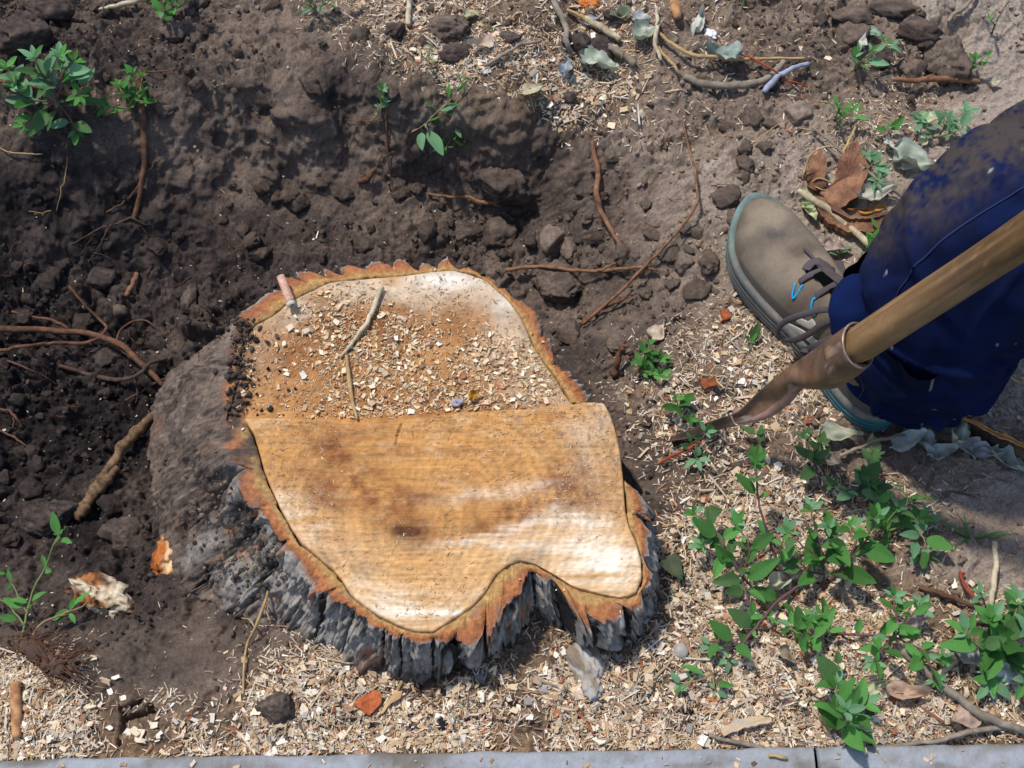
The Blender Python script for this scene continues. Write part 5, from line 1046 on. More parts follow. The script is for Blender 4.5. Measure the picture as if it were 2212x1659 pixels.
weed('thin red-stemmed weed standing on the grey path at the top right', [[(2142,75,.004),(2155,40,.025),(2178,5,.035),(2190,-20,.04)],[(2150,55,.015),(2140,45,.02)]], .02, (('lance', 'green'),), (G,), 'stemp', 1.2, .02, 3, .3)
weed('grassy green tuft on the upper right slope', [[(1805,262,.003),(1808,245,.02),(1812,232,.026)],[(1806,262,.004),(1830,252,.02),(1842,242,.02)]], .026, (('lance', 'green'),), (('lance', 'green'),), 'stemg', .9, .008, 4)
weed('tiny lone green sprout on the right slope', [[(1916,292,.003),(1922,278,.012)]], .018, (G,), (G,), 'stemg', .8, .01, 3)
weed('blue-green sprout growing among the bark fragments', [[(1880,372,.01),(1878,352,.025),(1872,338,.03)],[(1880,372,.012),(1890,350,.025)],[(1880,380,.012),(1895,392,.02)]], .026, (('lance', 'greenblue'), BG), (BG, ('lance', 'greenblue')), 'stemg', 1.1, .009, 6)
weed('weed with two long leaves beside the straight peeled stick', [[(1872,565,.004),(1880,540,.02)],[(1874,565,.006),(1895,495,.02)]], .036, (OG,), (OG,), 'stemg', 1.1, .03, 2)
weed('tiny green sprig touching the trouser edge under the bark', [[(1908,555,.004),(1912,535,.016)]], .02, (G,), (G,), 'stemg', .8, .012, 3)
weed('small bluish sprout beside the shoe laces on bare soil', [[(1812,558,.003),(1814,545,.01)]], .017, (BG,), (BG, G), 'stemg', .8, .01, 3)
weed('green weed with rounded leaves between stump and spade', [[(1378,800,.004),(1395,775,.02),(1402,745,.03)],[(1382,800,.006),(1405,785,.02),(1425,778,.02)],[(1382,802,.006),(1410,808,.02),(1428,812,.018)]], .024, (OG, G), (G, OG), 'stemg', 1.4, .011, 4)
weed('small yellowish weed near the tip of the spade blade', [[(1470,895,.004),(1465,880,.014),(1462,862,.02)],[(1470,900,.006),(1488,905,.012)]], .022, (G,), (G,), 'stemg', 1, .01, 4)
weed('dark leaf weed with a thin purple stem in front of the blade', [[(1480,965,.004),(1510,950,.02),(1525,935,.022)],[(1490,960,.01),(1505,990,.014)]], .03, (DG,), (BG,), 'stemp', 1.2, .022, 4)
weed('tiny sprout on chips below the shoe sole', [[(1617,748,.003),(1622,738,.012)]], .02, (DG,), (G,), 'stemg', .8, .012, 3)
weed('tall thin green weed in the dark soil at the lower left', [[(45,1380,.01),(60,1320,.03),(75,1270,.05),(100,1220,.07),(115,1180,.085),(128,1155,.09)],[(60,1325,.03),(40,1290,.03),(15,1240,.03)],[(52,1350,.02),(20,1310,.02),(-10,1290,.02)],[(118,1175,.08),(135,1150,.085)]], .02, (OG,), (OG,), 'stemg', 1.5, .05, 2, .3)
weed('dry branching weed stem leaning over the dark soil at lower left', [[(58,1400,.008),(85,1350,.02),(130,1330,.026),(175,1310,.026),(205,1290,.02)],[(150,1320,.026),(185,1285,.02)],[(130,1330,.026),(175,1325,.014)]], .016, (OG,), (('lance', 'green'),), 'stemt', 1.6, .06, 1, .6)
weed('green grass sprig with a bent root lying on the stump rim', [[(540,872,.012+.07),(520,855,.016+.07),(505,845,.02+.07)]], .026, (('lance', 'green'),), (('lance', 'green'),), 'stemt', .8, .03, 3)
for (px, py, lab, h) in [(2095,1165,'grass tuft on the grey path at the right',.05),(925,135,'thin grass sprig in the chips behind the stump',.03),(1060,60,'small green leafy sprig in the top wood chips',.02),(1160,210,'thin grass sprig below the rear wood chips',.025),(1995,1190,'yellowish grass blades beside the sparse weed',.03),(1960,1075,'curved grass blades above the sparse weed',.035),(1600,25,'grass blade at the top beside the clods',.02)]:
    b = gp(px, py); root = empty('grass_tuft', b, lab, 'grass tuft')
    for k_ in range(7 if h > .03 else 4):
        v, q = leaf_vt(1, .07, 'grass', .3, random.uniform(-.5, -.1), 0, 8, 2, seed=k_, stalk=.02); me = mesh_np('blade', v, q, mat=M['green'])
        a = random.uniform(0, 6.28); place_leaf(me, root, b, (math.cos(a), math.sin(a), random.uniform(.5, 1.6)), (0, 0, 1), h * random.uniform(.6, 1.1), 'blade')

def dryleaf(px, py, Lpx, Wpx, rot, c1, c2, label, crumple=.25, curl=.1, h=.006, z=None, seed=0, shape='broad', cat='dry leaf', name='dry_leaf', fold=.15, tilt=(0, 0)):
    p = gp(px, py, h) if z is None else Vector(at(px, py, z)); sc = (p - Vector(CAM)).length / FPX; L = Lpx * sc; Wd = Wpx * sc
    v, q = leaf_vt(L, Wd, shape, fold, curl, 0, 18, 10, seed=seed, crumple=crumple, teeth=.03, stalk=.12); n_ = len(v)
    t = np.clip(v[:, 0] / L - .12, 0, 1); s_ = v[:, 1] / Wd * 2
    vein = smooth(.05, .0, np.abs(s_)) + .6 * smooth(.1, 0, np.abs(((t * 5 - np.abs(s_) * 1.4) % 1) - .5))
    nn = fbm(v[:, 0] / L * 3 + seed, v[:, 1] / Wd * 3, seed, 3)
    col = mixc(np.broadcast_to(S(*c1), (n_, 3)), np.broadcast_to(S(*c2), (n_, 3)), .5 + 1.3 * nn) * (1 + .12 * vein[:, None])
    v = v - np.array([L * .6, 0, 0]); v[:, 2] -= v[:, 2].min()
    me = mesh_np(name, v, q, col=col, mat=M['dry']); o = obj(name, me, None, p); o.rotation_euler = (tilt[0], tilt[1], math.radians(rot)); tag(o, label, cat); return o
GR, GN, TAN, BR, PK, WH = (196, 198, 184), (150, 168, 140), (200, 184, 150), (150, 110, 78), (196, 170, 150), (226, 224, 214)
for a in [(1420,718,52,44,60,(214,198,176),PK,'pale torn dry leaf between the stump and the shoe'),
 (1508,58,62,30,70,WH,GR,'white rolled dry leaf standing near the top edge'),(1290,142,80,62,-20,GR,GN,'crumpled greenish pale leaf above the right slope'),(1222,150,40,34,80,(150,158,168),(170,178,184),'grey-blue folded leaf right of the rear chips'),
 (1328,118,50,26,-60,GR,TAN,'pale leaf partly under the grey round stick'),(1395,75,60,50,30,GR,GN,'greenish curled leaf under the Y-shaped twig'),(1560,130,70,56,160,(140,158,148),(170,180,170),'grey-green leaf under the orange-tan stalk'),
 (1385,45,44,30,-40,GR,(168,170,172),'grey leaf at the top between twigs'),(1340,38,44,22,200,(196,200,160),GN,'pale green curled leaf near the top stick'),(1275,50,40,30,20,(176,176,186),(150,150,160),'greyish leaf piece near the orange fungus'),
 (1040,102,56,40,190,PK,(206,190,170),'pinkish tan leaf on the rear wood chips'),(1150,200,46,38,10,(206,200,170),TAN,'small yellowish leaf at the edge of the rear chips'),(1020,35,36,26,0,(180,188,150),TAN,'pale green leaf in the top chips'),
 (1745,440,56,44,100,(198,206,158),(150,168,110),'yellow-green leaf left of the curved bark fragment'),(1750,462,46,34,-70,(206,212,170),(168,180,130),'pale yellow-green leaf under the straight peeled stick'),
 (1885,425,86,52,10,(212,208,190),(176,176,160),'crumpled whitish leaf on the curved bark fragment'),(1965,352,84,54,-30,(176,184,166),(196,200,184),'grey-green toothed leaf on the slope near the knee'),(1922,320,40,22,-60,(206,206,206),GR,'thin white curled leaf scrap above the trousers'),
 (1812,942,84,46,-10,(186,184,160),(156,162,140),'pale leaf lying in shadow beside the heel'),(1790,1000,72,36,-35,(170,160,140),(140,132,116),'shaded leaf below the pale heel leaf'),
 (1880,965,50,40,80,(150,158,110),(180,178,140),'olive leaf behind the heel, first of the leaf row'),(1958,958,70,50,20,(198,200,190),(170,176,168),'pale leaf in the row behind the heel under a twig'),(2005,972,60,46,-60,(206,206,196),(176,180,170),'whitish curled leaf in the middle of the leaf row'),
 (2030,985,56,44,10,GR,(170,172,166),'pale leaf under the middle of the leaf row'),(2072,935,72,42,60,(210,206,190),(176,184,160),'tall pale leaf at the split wood piece'),(2090,975,50,60,-80,(196,198,190),(160,164,160),'curled grey leaf under the tall pale leaf'),
 (2122,985,60,44,-20,(200,200,194),(170,172,170),'grey-white leaf right of the curled grey leaf'),(2165,1000,70,46,-40,(176,182,170),(196,198,190),'long leaf at the end of the leaf row'),(2200,1015,60,30,-30,GR,GN,'last leaf of the row, cut by the right edge'),
 (1690,1258,72,42,25,(214,212,190),(196,196,172),'pale oval fallen leaf under the purple stem'),(2105,1420,96,66,-20,(196,194,188),(170,166,162),'large grey leaf under the broad-leaved weed'),(2160,1462,84,60,-10,(206,206,206),(176,176,180),'large whitish curled leaf below the broad-leaved weed'),
 (1845,1590,84,52,-70,(212,216,180),(196,204,164),'pale yellow-green leaf hanging over the kerb edge'),(2080,1550,64,60,200,(170,146,130),(196,168,148),'brown cupped leaf left of the long stick'),(1888,1488,60,34,20,(206,204,170),(186,190,150),'pale rolled leaf on chips above the thin stick'),
 (1950,1500,84,50,-10,(186,160,140),(206,176,152),'tan curled leaf with shaded hollow'),(2202,1305,60,44,-20,(214,206,186),(196,186,160),'cream oval leaf at the right edge'),(2190,655+60,56,36,60,(206,212,160),(180,186,130),'yellowish leaf at the right edge beside the straw'),
 (1780,1560,50,26,110,(206,186,140),(186,160,110),'tan rolled leaf left of the kerb-side weed'),(2150,182,24,18,0,GR,TAN,'tiny pale leaf on the grey path'),(2005,262,44,36,-10,(206,210,176),(180,186,150),'pale green leaf beside the blue-green weed'),(1992,302,32,24,80,(206,212,170),TAN,'small pale leaf under the blue-green weed'),
 (1862,96,40,24,70,(210,206,196),GR,'small white leaf above the pale green weed'),(1885,75,36,22,-40,(160,186,160),GN,'small green-grey leaf below the clod'),(1805,540,56,30,-20,(170,150,146),(190,170,160),'tan-pink curled leaf near the toe of the shoe'),(1980,1340,50,40,20,(200,180,176),(180,160,150),'pinkish leaf under the trailing weed'),
 (1700,1420-0,50,30,-50,(150,140,120),(120,100,80),'brown leaf piece in the chips at mid patch'),(1960,285+80,30,20,0,(206,196,176),GR,'cream leaf scrap on the slope')]:
    dryleaf(*a, seed=len(a[7]) + int(a[0]), crumple=random.uniform(.18, .34), curl=random.uniform(-.05, .25))
dryleaf(1455, 1228, 62, 46, -60, (66, 84, 60), (84, 92, 66), 'single dark green fallen leaf right of the stump bark', crumple=.06, seed=5, cat='leaf', name='fallen_leaf')
dryleaf(1025, 856, 30, 20, 40, (196, 150, 50), (170, 120, 40), 'small curled yellow leaf on the sawdust near the step', z=ZB + .006, crumple=.3, seed=8)
def shellcoil(px, py, z, r, label):
    p = Vector(at(px, py, z)); t = np.linspace(0, 1, 40); a = t * 4.2 * np.pi; rr = r * (1 - .9 * t)
    P = np.stack([rr * np.cos(a), rr * np.sin(a) * .7, .3 * r * t + .5 * r], -1); v, q, tt = sweep_vt(P, [r * .5, r * .28, r * .05], nseg=10, step=.0006, knob=.04)
    tag(obj('snail_shell', mesh_np('snail_shell', v, q, tt, mat=M['shell']), None, p), label, 'snail shell')
shellcoil(987, 874, ZB + .003, .0055, 'grey curled snail shell lying at the saw step')
# rolled bark curl on the rim
c_ = empty('bark_curl', Vector(at(618, 640, ZB)), 'pinkish rolled stub of bark lying on the rear left rim of the stump', 'bark curl')
P = np.array([at(606, 597, ZB + .014), at(628, 652, ZB + .010)]) - np.array(c_.location); v, q, t = sweep_vt(P, [.0046, .0050, .0050], nseg=14, step=.002, knob=.04, seed=3)
M['curl'] = mat('pinkish_curl', base=S(214, 172, 150), var=.25, vscale=120, tint=S(170, 110, 84), tscale=70, tamt=.7, bump=.4, bscale=300, bdist=.001)
obj('roll', mesh_np('roll', v, q, t, mat=M['curl']), c_)
d_ = (P[1] - P[0]) / np.linalg.norm(P[1] - P[0]); a = np.linspace(0, 2.3 * np.pi, 40); A1 = np.cross(d_, [0, 0, 1]); A1 /= np.linalg.norm(A1); B1 = np.cross(A1, d_); rr = np.interp(a, [0, 2.3 * np.pi], [.0054, .0022])
P2 = P[1] + d_ * .003 + (A1 * np.cos(a)[:, None] + B1 * np.sin(a)[:, None]) * rr[:, None]; v, q, t = sweep_vt(P2, [.0006], [.003], nseg=6, step=.001, up=d_, knob=.03)
obj('rolled_end', mesh_np('rolled_end', v, q, t, mat=M['whitepatch']), c_)
# foam lump, orange fungus, red-brown root slab at the top
clod(1534, 74, 30, 26, 5, 'small lump of white foam beads beside the white rolled leaf', seed=81, colf=stn(236, 236, 240), name='foam_lump', cat='foam', amp=.3, fr=2.6, sub=4, m='foam')
clod(1272, 6, 42, 26, 5, 'bright orange lump at the top edge beside the tan stick', seed=82, colf=stn(206, 120, 56), name='orange_lump', cat='lump', amp=.3, fr=2, sub=4, m='stone')
twig('root', 'broad reddish brown root running out over the top edge', 'root', [([(1450,-20,.01),(1460,18,.014),(1462,40,.01)], (7,8,6)),], 'peeled')

# bark fragments
def slabpiece(name, label, poly, thick, colA, colB, cat, h=.004, bend=0.0, seed=0, m='bark', lift=None):
    """a thick curved piece with the outline poly (px, py[, height])"""
    P = [np.array(gp(p[0], p[1], (p[2] if len(p) > 2 else h))) for p in poly]; P = np.array(P); c = P.mean(0)
    Q = []
    for i in range(len(P)):
        a, b = P[i], P[(i + 1) % len(P)]; n_ = max(2, int(np.linalg.norm(b - a) / .003))
        for k_ in range(n_): Q.append(a + (b - a) * k_ / n_)
    Q = np.array(Q); Q[:, :2] += .0026 * np.stack([fbm(Q[:, 0] * 160, Q[:, 1] * 160, seed, 3), fbm(Q[:, 0] * 160, Q[:, 1] * 160, seed + 5, 3)], -1)
    rings = [1, .8, .6, .4, .2, .02]; V = []; n_ = len(Q)
    for t in rings: p = c + (Q - c) * t; p[:, 2] += thick / 2 + bend * (1 - t * t) + .0016 * fbm(p[:, 0] * 60 + seed, p[:, 1] * 60, seed, 4) * (1 if t < 1 else .3); V.append(p)
    W_ = []
    for t in rings[::-1]: p = c + (Q - c) * t; p[:, 2] += -thick / 2 + bend * (1 - t * t) ; W_.append(p)
    V = np.concatenate([np.array(W_)[::1], np.array(V)]); q = gridquads(len(V), n_, True)
    flat = V.reshape(-1, 3); nn = fbm(flat[:, 0] * 40, flat[:, 1] * 90, seed + 9, 4); col = mixc(np.broadcast_to(S(*colA), (len(flat), 3)), np.broadcast_to(S(*colB), (len(flat), 3)), .5 + 1.5 * nn)
    o = obj(name, mesh_np(name, flat - c, q, col=col, mat=M[m], smooth_=False), None, c); return tag(o, label, cat)
BA, BB = (154, 112, 86), (112, 78, 60)
slabpiece('bark_fragment', 'flat orange-brown bark fragment with torn upper tip, above the curved piece', [(1818,338,.03),(1850,300,.03),(1862,335,.03),(1880,355,.026),(1858,420,.02),(1815,452,.018),(1792,440,.016),(1770,420,.016),(1800,395,.02)], .005, BA, BB, 'bark fragment', seed=3)
slabpiece('bark_fragment', 'narrow brown bark fragment left of the flat orange-brown one', [(1752,340,.024),(1775,325,.026),(1785,350,.024),(1782,405,.018),(1765,415,.012),(1745,405,.012),(1740,380,.018)], .005, BA, BB, 'bark fragment', seed=4)
slabpiece('bark_fragment', 'thick curved brown bark fragment lying below the crumpled whitish leaf', [(1758,425,.014),(1780,430,.02),(1800,460,.022),(1835,478,.022),(1880,475,.02),(1930,462,.02),(1932,490,.014),(1880,505,.012),(1830,505,.012),(1790,488,.012),(1765,458,.01)], .009, (150,110,82), (104,74,58), 'bark fragment', seed=5)
slabpiece('bark_fragment', 'small yellow-brown bark strip between leaf and curved fragment', [(1830,452,.026),(1870,450,.03),(1910,440,.03),(1915,452,.026),(1870,462,.024)], .003, (190,140,80), (160,110,60), 'bark fragment', seed=6)
slabpiece('bark_chip', 'orange-red square bark chip on the sawdust in front of the stump', [(765,1522,.007),(780,1507,.01),(812,1490,.012),(826,1502,.012),(822,1520,.01),(797,1548,.007)], .004, (204,116,72), (176,92,56), 'bark chip', seed=7)
slabpiece('bark_chip', 'dark reddish bark chip in the chips inside the weed patch', [(1628,1222,.008),(1680,1218,.012),(1688,1236,.01),(1640,1252,.006)], .005, (150,86,54), (110,64,44), 'bark chip', seed=8)
slabpiece('bark_chip', 'fibrous orange-brown bark chip right of the spade tip heap', [(1510,822,.008),(1545,815,.014),(1552,832,.012),(1520,842,.008)], .005, (186,108,58), (136,80,48), 'bark chip', seed=9)
slabpiece('bark_chip', 'small rust-coloured bark chip left of the shoe sole', [(1555,672,.004),(1572,668,.008),(1578,688,.006),(1560,692,.004)], .003, (186,100,64), (150,80,50), 'bark chip', seed=10)
slabpiece('bark_chip', 'small rust-coloured bark chip on the soil above the kerb stick', [(1915,1500,.004),(1950,1496,.008),(1962,1510,.006),(1920,1515,.004)], .003, (166,96,64), (130,80,50), 'bark chip', seed=16)
slabpiece('split_wood', 'split piece of dark bark-covered wood at the right edge behind the leaves', [(2080,902,.012),(2110,915,.02),(2160,940,.026),(2260,985,.03),(2260,1010,.02),(2180,985,.012),(2110,950,.008)], .012, (110,86,70), (70,54,46), 'wood piece', seed=11, bend=.004)
slabpiece('wood_splinter', 'pale orange inner strip on top of the dark split wood', [(2080,900,.024),(2160,936,.038),(2260,980,.042),(2260,986,.04),(2160,945,.036),(2085,906,.022)], .003, (206,150,96), (186,126,76), 'wood splinter', seed=12, m='chip')
slabpiece('wood_splinter', 'grey weathered wood splinter lying above the kerb at lower right', [(1818-10,1502+300-300,.004),(1816,1500,.006),(1818,1504,.004)], .001, (160,150,136), (140,126,110), 'wood splinter', seed=13, m='chip') if False else None
slabpiece('wood_splinter', 'thick weathered splinter beside the kerb under the weed patch', [(1555,1575,.006),(1590,1555,.012),(1660,1550,.014),(1668,1560,.012),(1620,1572,.01),(1565,1590,.006)], .006, (180,166,146), (206,176,140), 'wood splinter', seed=14, m='chip')
slabpiece('wood_splinter', 'fan-shaped shredded splinter right of the orange bark chip', [(852,1492,.01),(872,1495,.012),(842,1525,.008),(812,1552,.006)], .003, (206,176,130), (176,140,96), 'wood splinter', seed=15, m='chip')
# frayed root stub at lower left
fr = empty('frayed_root', gp(85, 1415), 'frayed fibrous brown root stump end at the lower left in the chips', 'root')
P = [gp(52, 1392, .01), gp(85, 1412, .018), gp(120, 1440, .012), gp(150, 1460, .004)]; v, q, t = sweep_vt(np.array([np.array(p - fr.location) for p in P]), [.006, .010, .009, .004], nseg=14, step=.002, knob=.45, seed=9)
obj('stub', mesh_np('stub', v, q, t, mat=M['rootdark']), fr)
fv = []
for k_ in range(160):
    a = Vector(P[random.choice([0, 1, 2, 2])]) + Vector((random.gauss(0, .007), random.gauss(0, .006), random.uniform(0, .006))); d = Vector((random.gauss(.01, .016), random.gauss(.004, .014), random.uniform(.0, .012)))
    fv.append(sweep_vt(np.array([a, a + d * .6, a + d + Vector((0, 0, -.004))]) - np.array(fr.location), [.0006, .0003], nseg=4, step=.004, knob=0))
v, q, t = join(fv); tag(obj('fibres', mesh_np('fibres', v, q, t, mat=M['root']), fr), kind='stuff')

# ------------------------------------------------------------------ person: shoe and trouser leg
TOE = at(1612, 462, .02); HEEL = at(1908, 922, .012)
fx = Vector((TOE[0] - HEEL[0], TOE[1] - HEEL[1], 0)); SL = fx.length; fx.normalize(); fy = Vector((-fx.y, fx.x, 0))   # fy: lateral (left of the picture)
G0 = .004
person = empty('person', (HEEL[0], HEEL[1], G0), 'person in dusty dark blue trousers and worn grey-brown laced shoe, standing behind the spade', 'person')
PO = person.location.copy()
tt = np.array([0, .03, .08, .15, .25, .35, .45, .55, .65, .75, .85, .92, .97, 1.0])
wl = np.array([.004, .020, .029, .034, .035, .036, .041, .048, .054, .056, .050, .037, .022, .004])
wr = np.array([.004, .019, .028, .032, .032, .031, .033, .038, .043, .045, .041, .031, .018, .004])
tp = np.array([.066, .080, .094, .104, .108, .108, .102, .092, .082, .073, .065, .057, .047, .036])
T_ = np.linspace(0, 1, 90); T_ = .5 - .5 * np.cos(np.pi * T_)
from_ = lambda arr: np.interp(T_, tt, arr)
def sm(v, n_=5):
    k_ = np.hanning(n_ + 2)[1:-1]; k_ /= k_.sum(); p_ = np.pad(v, n_, mode='edge'); r_ = np.convolve(p_, k_, 'same')[n_:-n_]; r_[0], r_[-1] = v[0], v[-1]; return r_
WL, WR, TP = sm(from_(wl), 7), sm(from_(wr), 7), sm(from_(tp), 9)
def loc2w(x, y, z):
    return np.stack([HEEL[0] + fx.x * x + fy.x * y, HEEL[1] + fx.y * x + fy.y * y, G0 + z], -1)
spring = .012 * smooth(.78, 1.0, T_)
# upper
NA = 44; ph = np.linspace(0, np.pi, NA); X_ = T_ * SL; V = []; CL = []
base_z = .026 + spring
for j in range(len(T_)):
    c, s_ = np.cos(ph), np.sin(ph); e = .78
    wid = np.where(c > 0, WL[j], WR[j]) * .93
    y = wid * np.sign(c) * np.abs(c) ** .75; z = base_z[j] + (TP[j] - .026) * s_ ** e * 1.0
    z = z + .0022 * np.sin(3 * ph + j * .1) * 0 + .0016 * fbm(y * 26 + 3, np.full(NA, X_[j] * 26), 801, 3) + .0018 * np.exp(-((T_[j] - .62 + y * 1.0) / .018) ** 2) * -1 * s_ - .002 * np.exp(-((T_[j] - .52 + y * .6) / .014) ** 2) * s_
    lx = SL * (1 - .0) ; x = np.full(NA, X_[j] * .985 + .002)
    V.append(loc2w(x, y, z))
    n_ = fbm(x * 34, y * 34, 810, 4); n2 = fbm(x * 12, y * 12, 813, 2)
    cc = mixc(np.broadcast_to(S(132, 119, 103), (NA, 3)), np.broadcast_to(S(100, 88, 76), (NA, 3)), .45 + 1.2 * n_)
    cc = mixc(cc, np.broadcast_to(S(156, 142, 122), cc.shape), np.clip(.6 * gauss(x / SL, y, .86, -.005, .06, .02) + .4 * n2, 0, 1))
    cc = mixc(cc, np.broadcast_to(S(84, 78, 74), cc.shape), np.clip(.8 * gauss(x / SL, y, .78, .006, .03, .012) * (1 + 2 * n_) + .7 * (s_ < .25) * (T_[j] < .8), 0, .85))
    CL.append(cc)
V = np.array(V); CL = np.array(CL); upper_w = V.reshape(-1, 3)
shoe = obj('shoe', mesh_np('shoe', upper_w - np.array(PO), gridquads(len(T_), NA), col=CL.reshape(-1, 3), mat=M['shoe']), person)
BV = BVHTree.FromPolygons([Vector(p) for p in upper_w], gridquads(len(T_), NA).tolist())
def onshoe(px, py, h=0.0):
    d = Vector(raydir(px, py)).normalized(); loc, nrm, i, dist = BV.ray_cast(Vector(CAM), d)
    if loc is None: return Vector(gp(px, py, .05 + h)), Vector((0, 0, 1))
    if nrm.z < 0: nrm = -nrm
    return loc + nrm * h, nrm
# sole: side wall with three ribs, all round
out = []
prof = [(-.010, 0), (.0, .0005), (.0022, .003), (.0026, .007), (.0012, .0085), (.0030, .010), (.0032, .0135), (.0014, .015), (.0032, .0165), (.0034, .021), (.0018, .0228), (.0032, .0245), (.0030, .0290), (.0016, .0325), (-.0016, .0335), (-.006, .0315)]
ol = np.concatenate([np.stack([X_, WL], -1), np.stack([X_[::-1], -WR[::-1]], -1)[1:-1]]); ol = np.concatenate([ol, ol[:1]])
s_ = np.concatenate([[0], np.cumsum(np.hypot(*np.diff(ol, axis=0).T))]); u = np.linspace(0, s_[-1], 400, endpoint=False); O = np.stack([np.interp(u, s_, ol[:, 0]), np.interp(u, s_, ol[:, 1])], -1)
kk = np.hanning(13); kk /= kk.sum()
for a in (0, 1): O[:, a] = np.convolve(np.concatenate([O[-12:, a], O[:, a], O[:12, a]]), kk, 'same')[12:-12]
TG = np.roll(O, -1, 0) - np.roll(O, 1, 0); TG /= np.hypot(*TG.T)[:, None]; NRM = np.stack([TG[:, 1], -TG[:, 0]], -1)
if (NRM * (O - O.mean(0))).sum() < 0: NRM = -NRM
V = []; CL = []; sp = .012 * smooth(.78, 1.0, O[:, 0] / SL); toe_h = .010 * smooth(.86, 1, O[:, 0] / SL)
for (of, zz) in prof:
    p = O + NRM * of; zf_ = zz + sp + toe_h * (zz / .03); V.append(loc2w(p[:, 0], p[:, 1], zf_))
    n_ = fbm(u * 50, u * 0 + zz * 300, 830, 4); n2 = fbm(u * 22, u * 0 + zz * 500, 835, 3)
    c = mixc(np.broadcast_to(S(92, 98, 98), (400, 3)), np.broadcast_to(S(128, 118, 104), (400, 3)), .5 + 1.2 * n_)
    teal = np.clip(smooth(.34, .12, O[:, 0] / SL) * (.6 + 1.8 * n2) * (zz < .030), 0, 1); c = mixc(c, np.broadcast_to(S(30, 128, 140), c.shape), teal)
    c = mixc(c, np.broadcast_to(S(112, 142, 136), c.shape), np.clip(smooth(.75, .95, O[:, 0] / SL) * (.6 + n_), 0, .8))
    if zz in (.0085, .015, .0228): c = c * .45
    CL.append(c)
V = np.array(V); v = V.reshape(-1, 3); q = gridquads(len(V), 400, True)
cen = loc2w(O[:, 0].mean(), 0, 0)[None] if False else np.array([loc2w(SL / 2, 0, 0)]); v = np.concatenate([v, cen]); tr = np.array([[len(v) - 1, (i + 1) % 400, i] for i in range(400)])
so_ = obj('sole', mesh_np('sole', v - np.array(PO), q, tr, col=np.concatenate([np.array(CL).reshape(-1, 3), [S(80, 80, 80)]]), mat=M['sole']), shoe); 
def ribbon(name, pts, wd, th, m, parent, seed=0):
    """pts: (px, py, height above the upper)"""
    P = []; U = []
    for p in pts: a, n_ = onshoe(p[0], p[1], p[2]); P.append(np.array(a)); U.append(np.array(n_))
    P = np.array(P); Q, u = catmull(P, .003); ups = np.stack([np.interp(u, np.linspace(0, 1, len(U)), np.array(U)[:, k_]) for k_ in range(3)], -1)
    wd = wd * (1.22 if name == 'lace' else 1)
    v, q, t = sweep_vt(P - np.array(PO), [wd / 2], [th / 2], nseg=10, step=.003, up=ups, knob=.05, seed=seed)
    return obj(name, mesh_np(name, v, q, t, mat=M[m]), parent)
ribbon('lace', [(1736,542,.004),(1750,556,.004),(1762,568,.004)], .0028, .0028, 'lace', shoe)
ribbon('lace', [(1762,566,.004),(1785,590,.005),(1808,612,.007),(1836,636,.008),(1862,655,.006)], .0088, .0024, 'lace', shoe, 1)
ribbon('lace', [(1728,610,.001),(1745,600,.003),(1775,588,.004),(1800,585,.003)], .0062, .003, 'lace', shoe, 2)
ribbon('lace', [(1762,640,.001),(1782,630,.003),(1810,618,.005),(1832,610,.005)], .0062, .003, 'lace', shoe, 3)
ribbon('lace', [(1808,565,.008),(1820,590,.014),(1835,622,.016),(1845,650,.012)], .0105, .003, 'lace', shoe, 4)
ribbon('lace', [(1832,680,.014),(1795,672,.014),(1758,672,.016),(1722,680,.018),(1706,697,.018),(1712,716,.016),(1738,722,.014),(1768,712,.013),(1800,695,.014),(1835,688,.012)], .0058, .003, 'lace', shoe, 5)
ribbon('lace', [(1840,720,.012),(1810,730,.012),(1780,742,.012),(1755,752,.010),(1738,760,.006)], .0075, .003, 'lace', shoe, 6)
ribbon('lace', [(1742,585,.002),(1756,572,.004),(1778,578,.005),(1795,596,.004)], .0090, .003, 'lace', shoe, 7)
ribbon('tongue', [(1755,578,.001),(1785,600,.002),(1815,630,.003),(1845,660,.003)], .022, .004, 'shoe', shoe, 8)
for i_, pts in enumerate([[(1719,612),(1713,636),(1716,644),(1735,616)],[(1768,642),(1757,648),(1754,672),(1760,680),(1775,664)],[(1800,672),(1795,684),(1806,690)]]):
    ribbon('eyelet_loop', [(a, b, .0012) for a, b in pts], .0026, .0018, 'bluethread', shoe, 20 + i_)
ribbon('patch', [(1706,706,.0008),(1740,724,.0008),(1775,752,.0008)], .012, .0012, 'whitepatch', shoe, 30)
ribbon('patch', [(1722,690,.0008),(1748,702,.0008),(1760,696,.0008)], .010, .0012, 'whitepatch', shoe, 31)
a, n_ = onshoe(1655, 468, .0015); # small flap on the toe edge

# trouser leg: rings round a bent centre line, cuff to thigh; radius with folds
def cpt(px, py, dep): return CAM + raydir(px, py) * dep
cl = np.array([cpt(1992, 762, 1.440), cpt(1996, 742, 1.415), cpt(2002, 706, 1.375), cpt(2030, 660, 1.332), cpt(2075, 598, 1.29), cpt(2135, 535, 1.262), cpt(2235, 455, 1.245), cpt(2400, 370, 1.235), cpt(2700, 300, 1.235), cpt(3000, 270, 1.25)])
Rr = np.array([.078, .086, .086, .083, .086, .094, .092, .096, .105, .11])
Q, u = catmull(cl, .0022); n_ = len(Q); T = np.gradient(Q, axis=0); T /= np.linalg.norm(T, axis=1)[:, None]
ref = np.array([-.2, -.9, .3]); A1 = np.cross(T, ref); A1 /= np.linalg.norm(A1, axis=1)[:, None]; B1 = np.cross(A1, T)
NS = 260; an = np.arange(NS) / NS * 2 * np.pi; rad = np.interp(u, np.linspace(0, 1, len(Rr)), Rr)
UU, AA = np.meshgrid(u * 9, an, indexing='ij')
ca, sa = np.cos(AA), np.sin(AA)
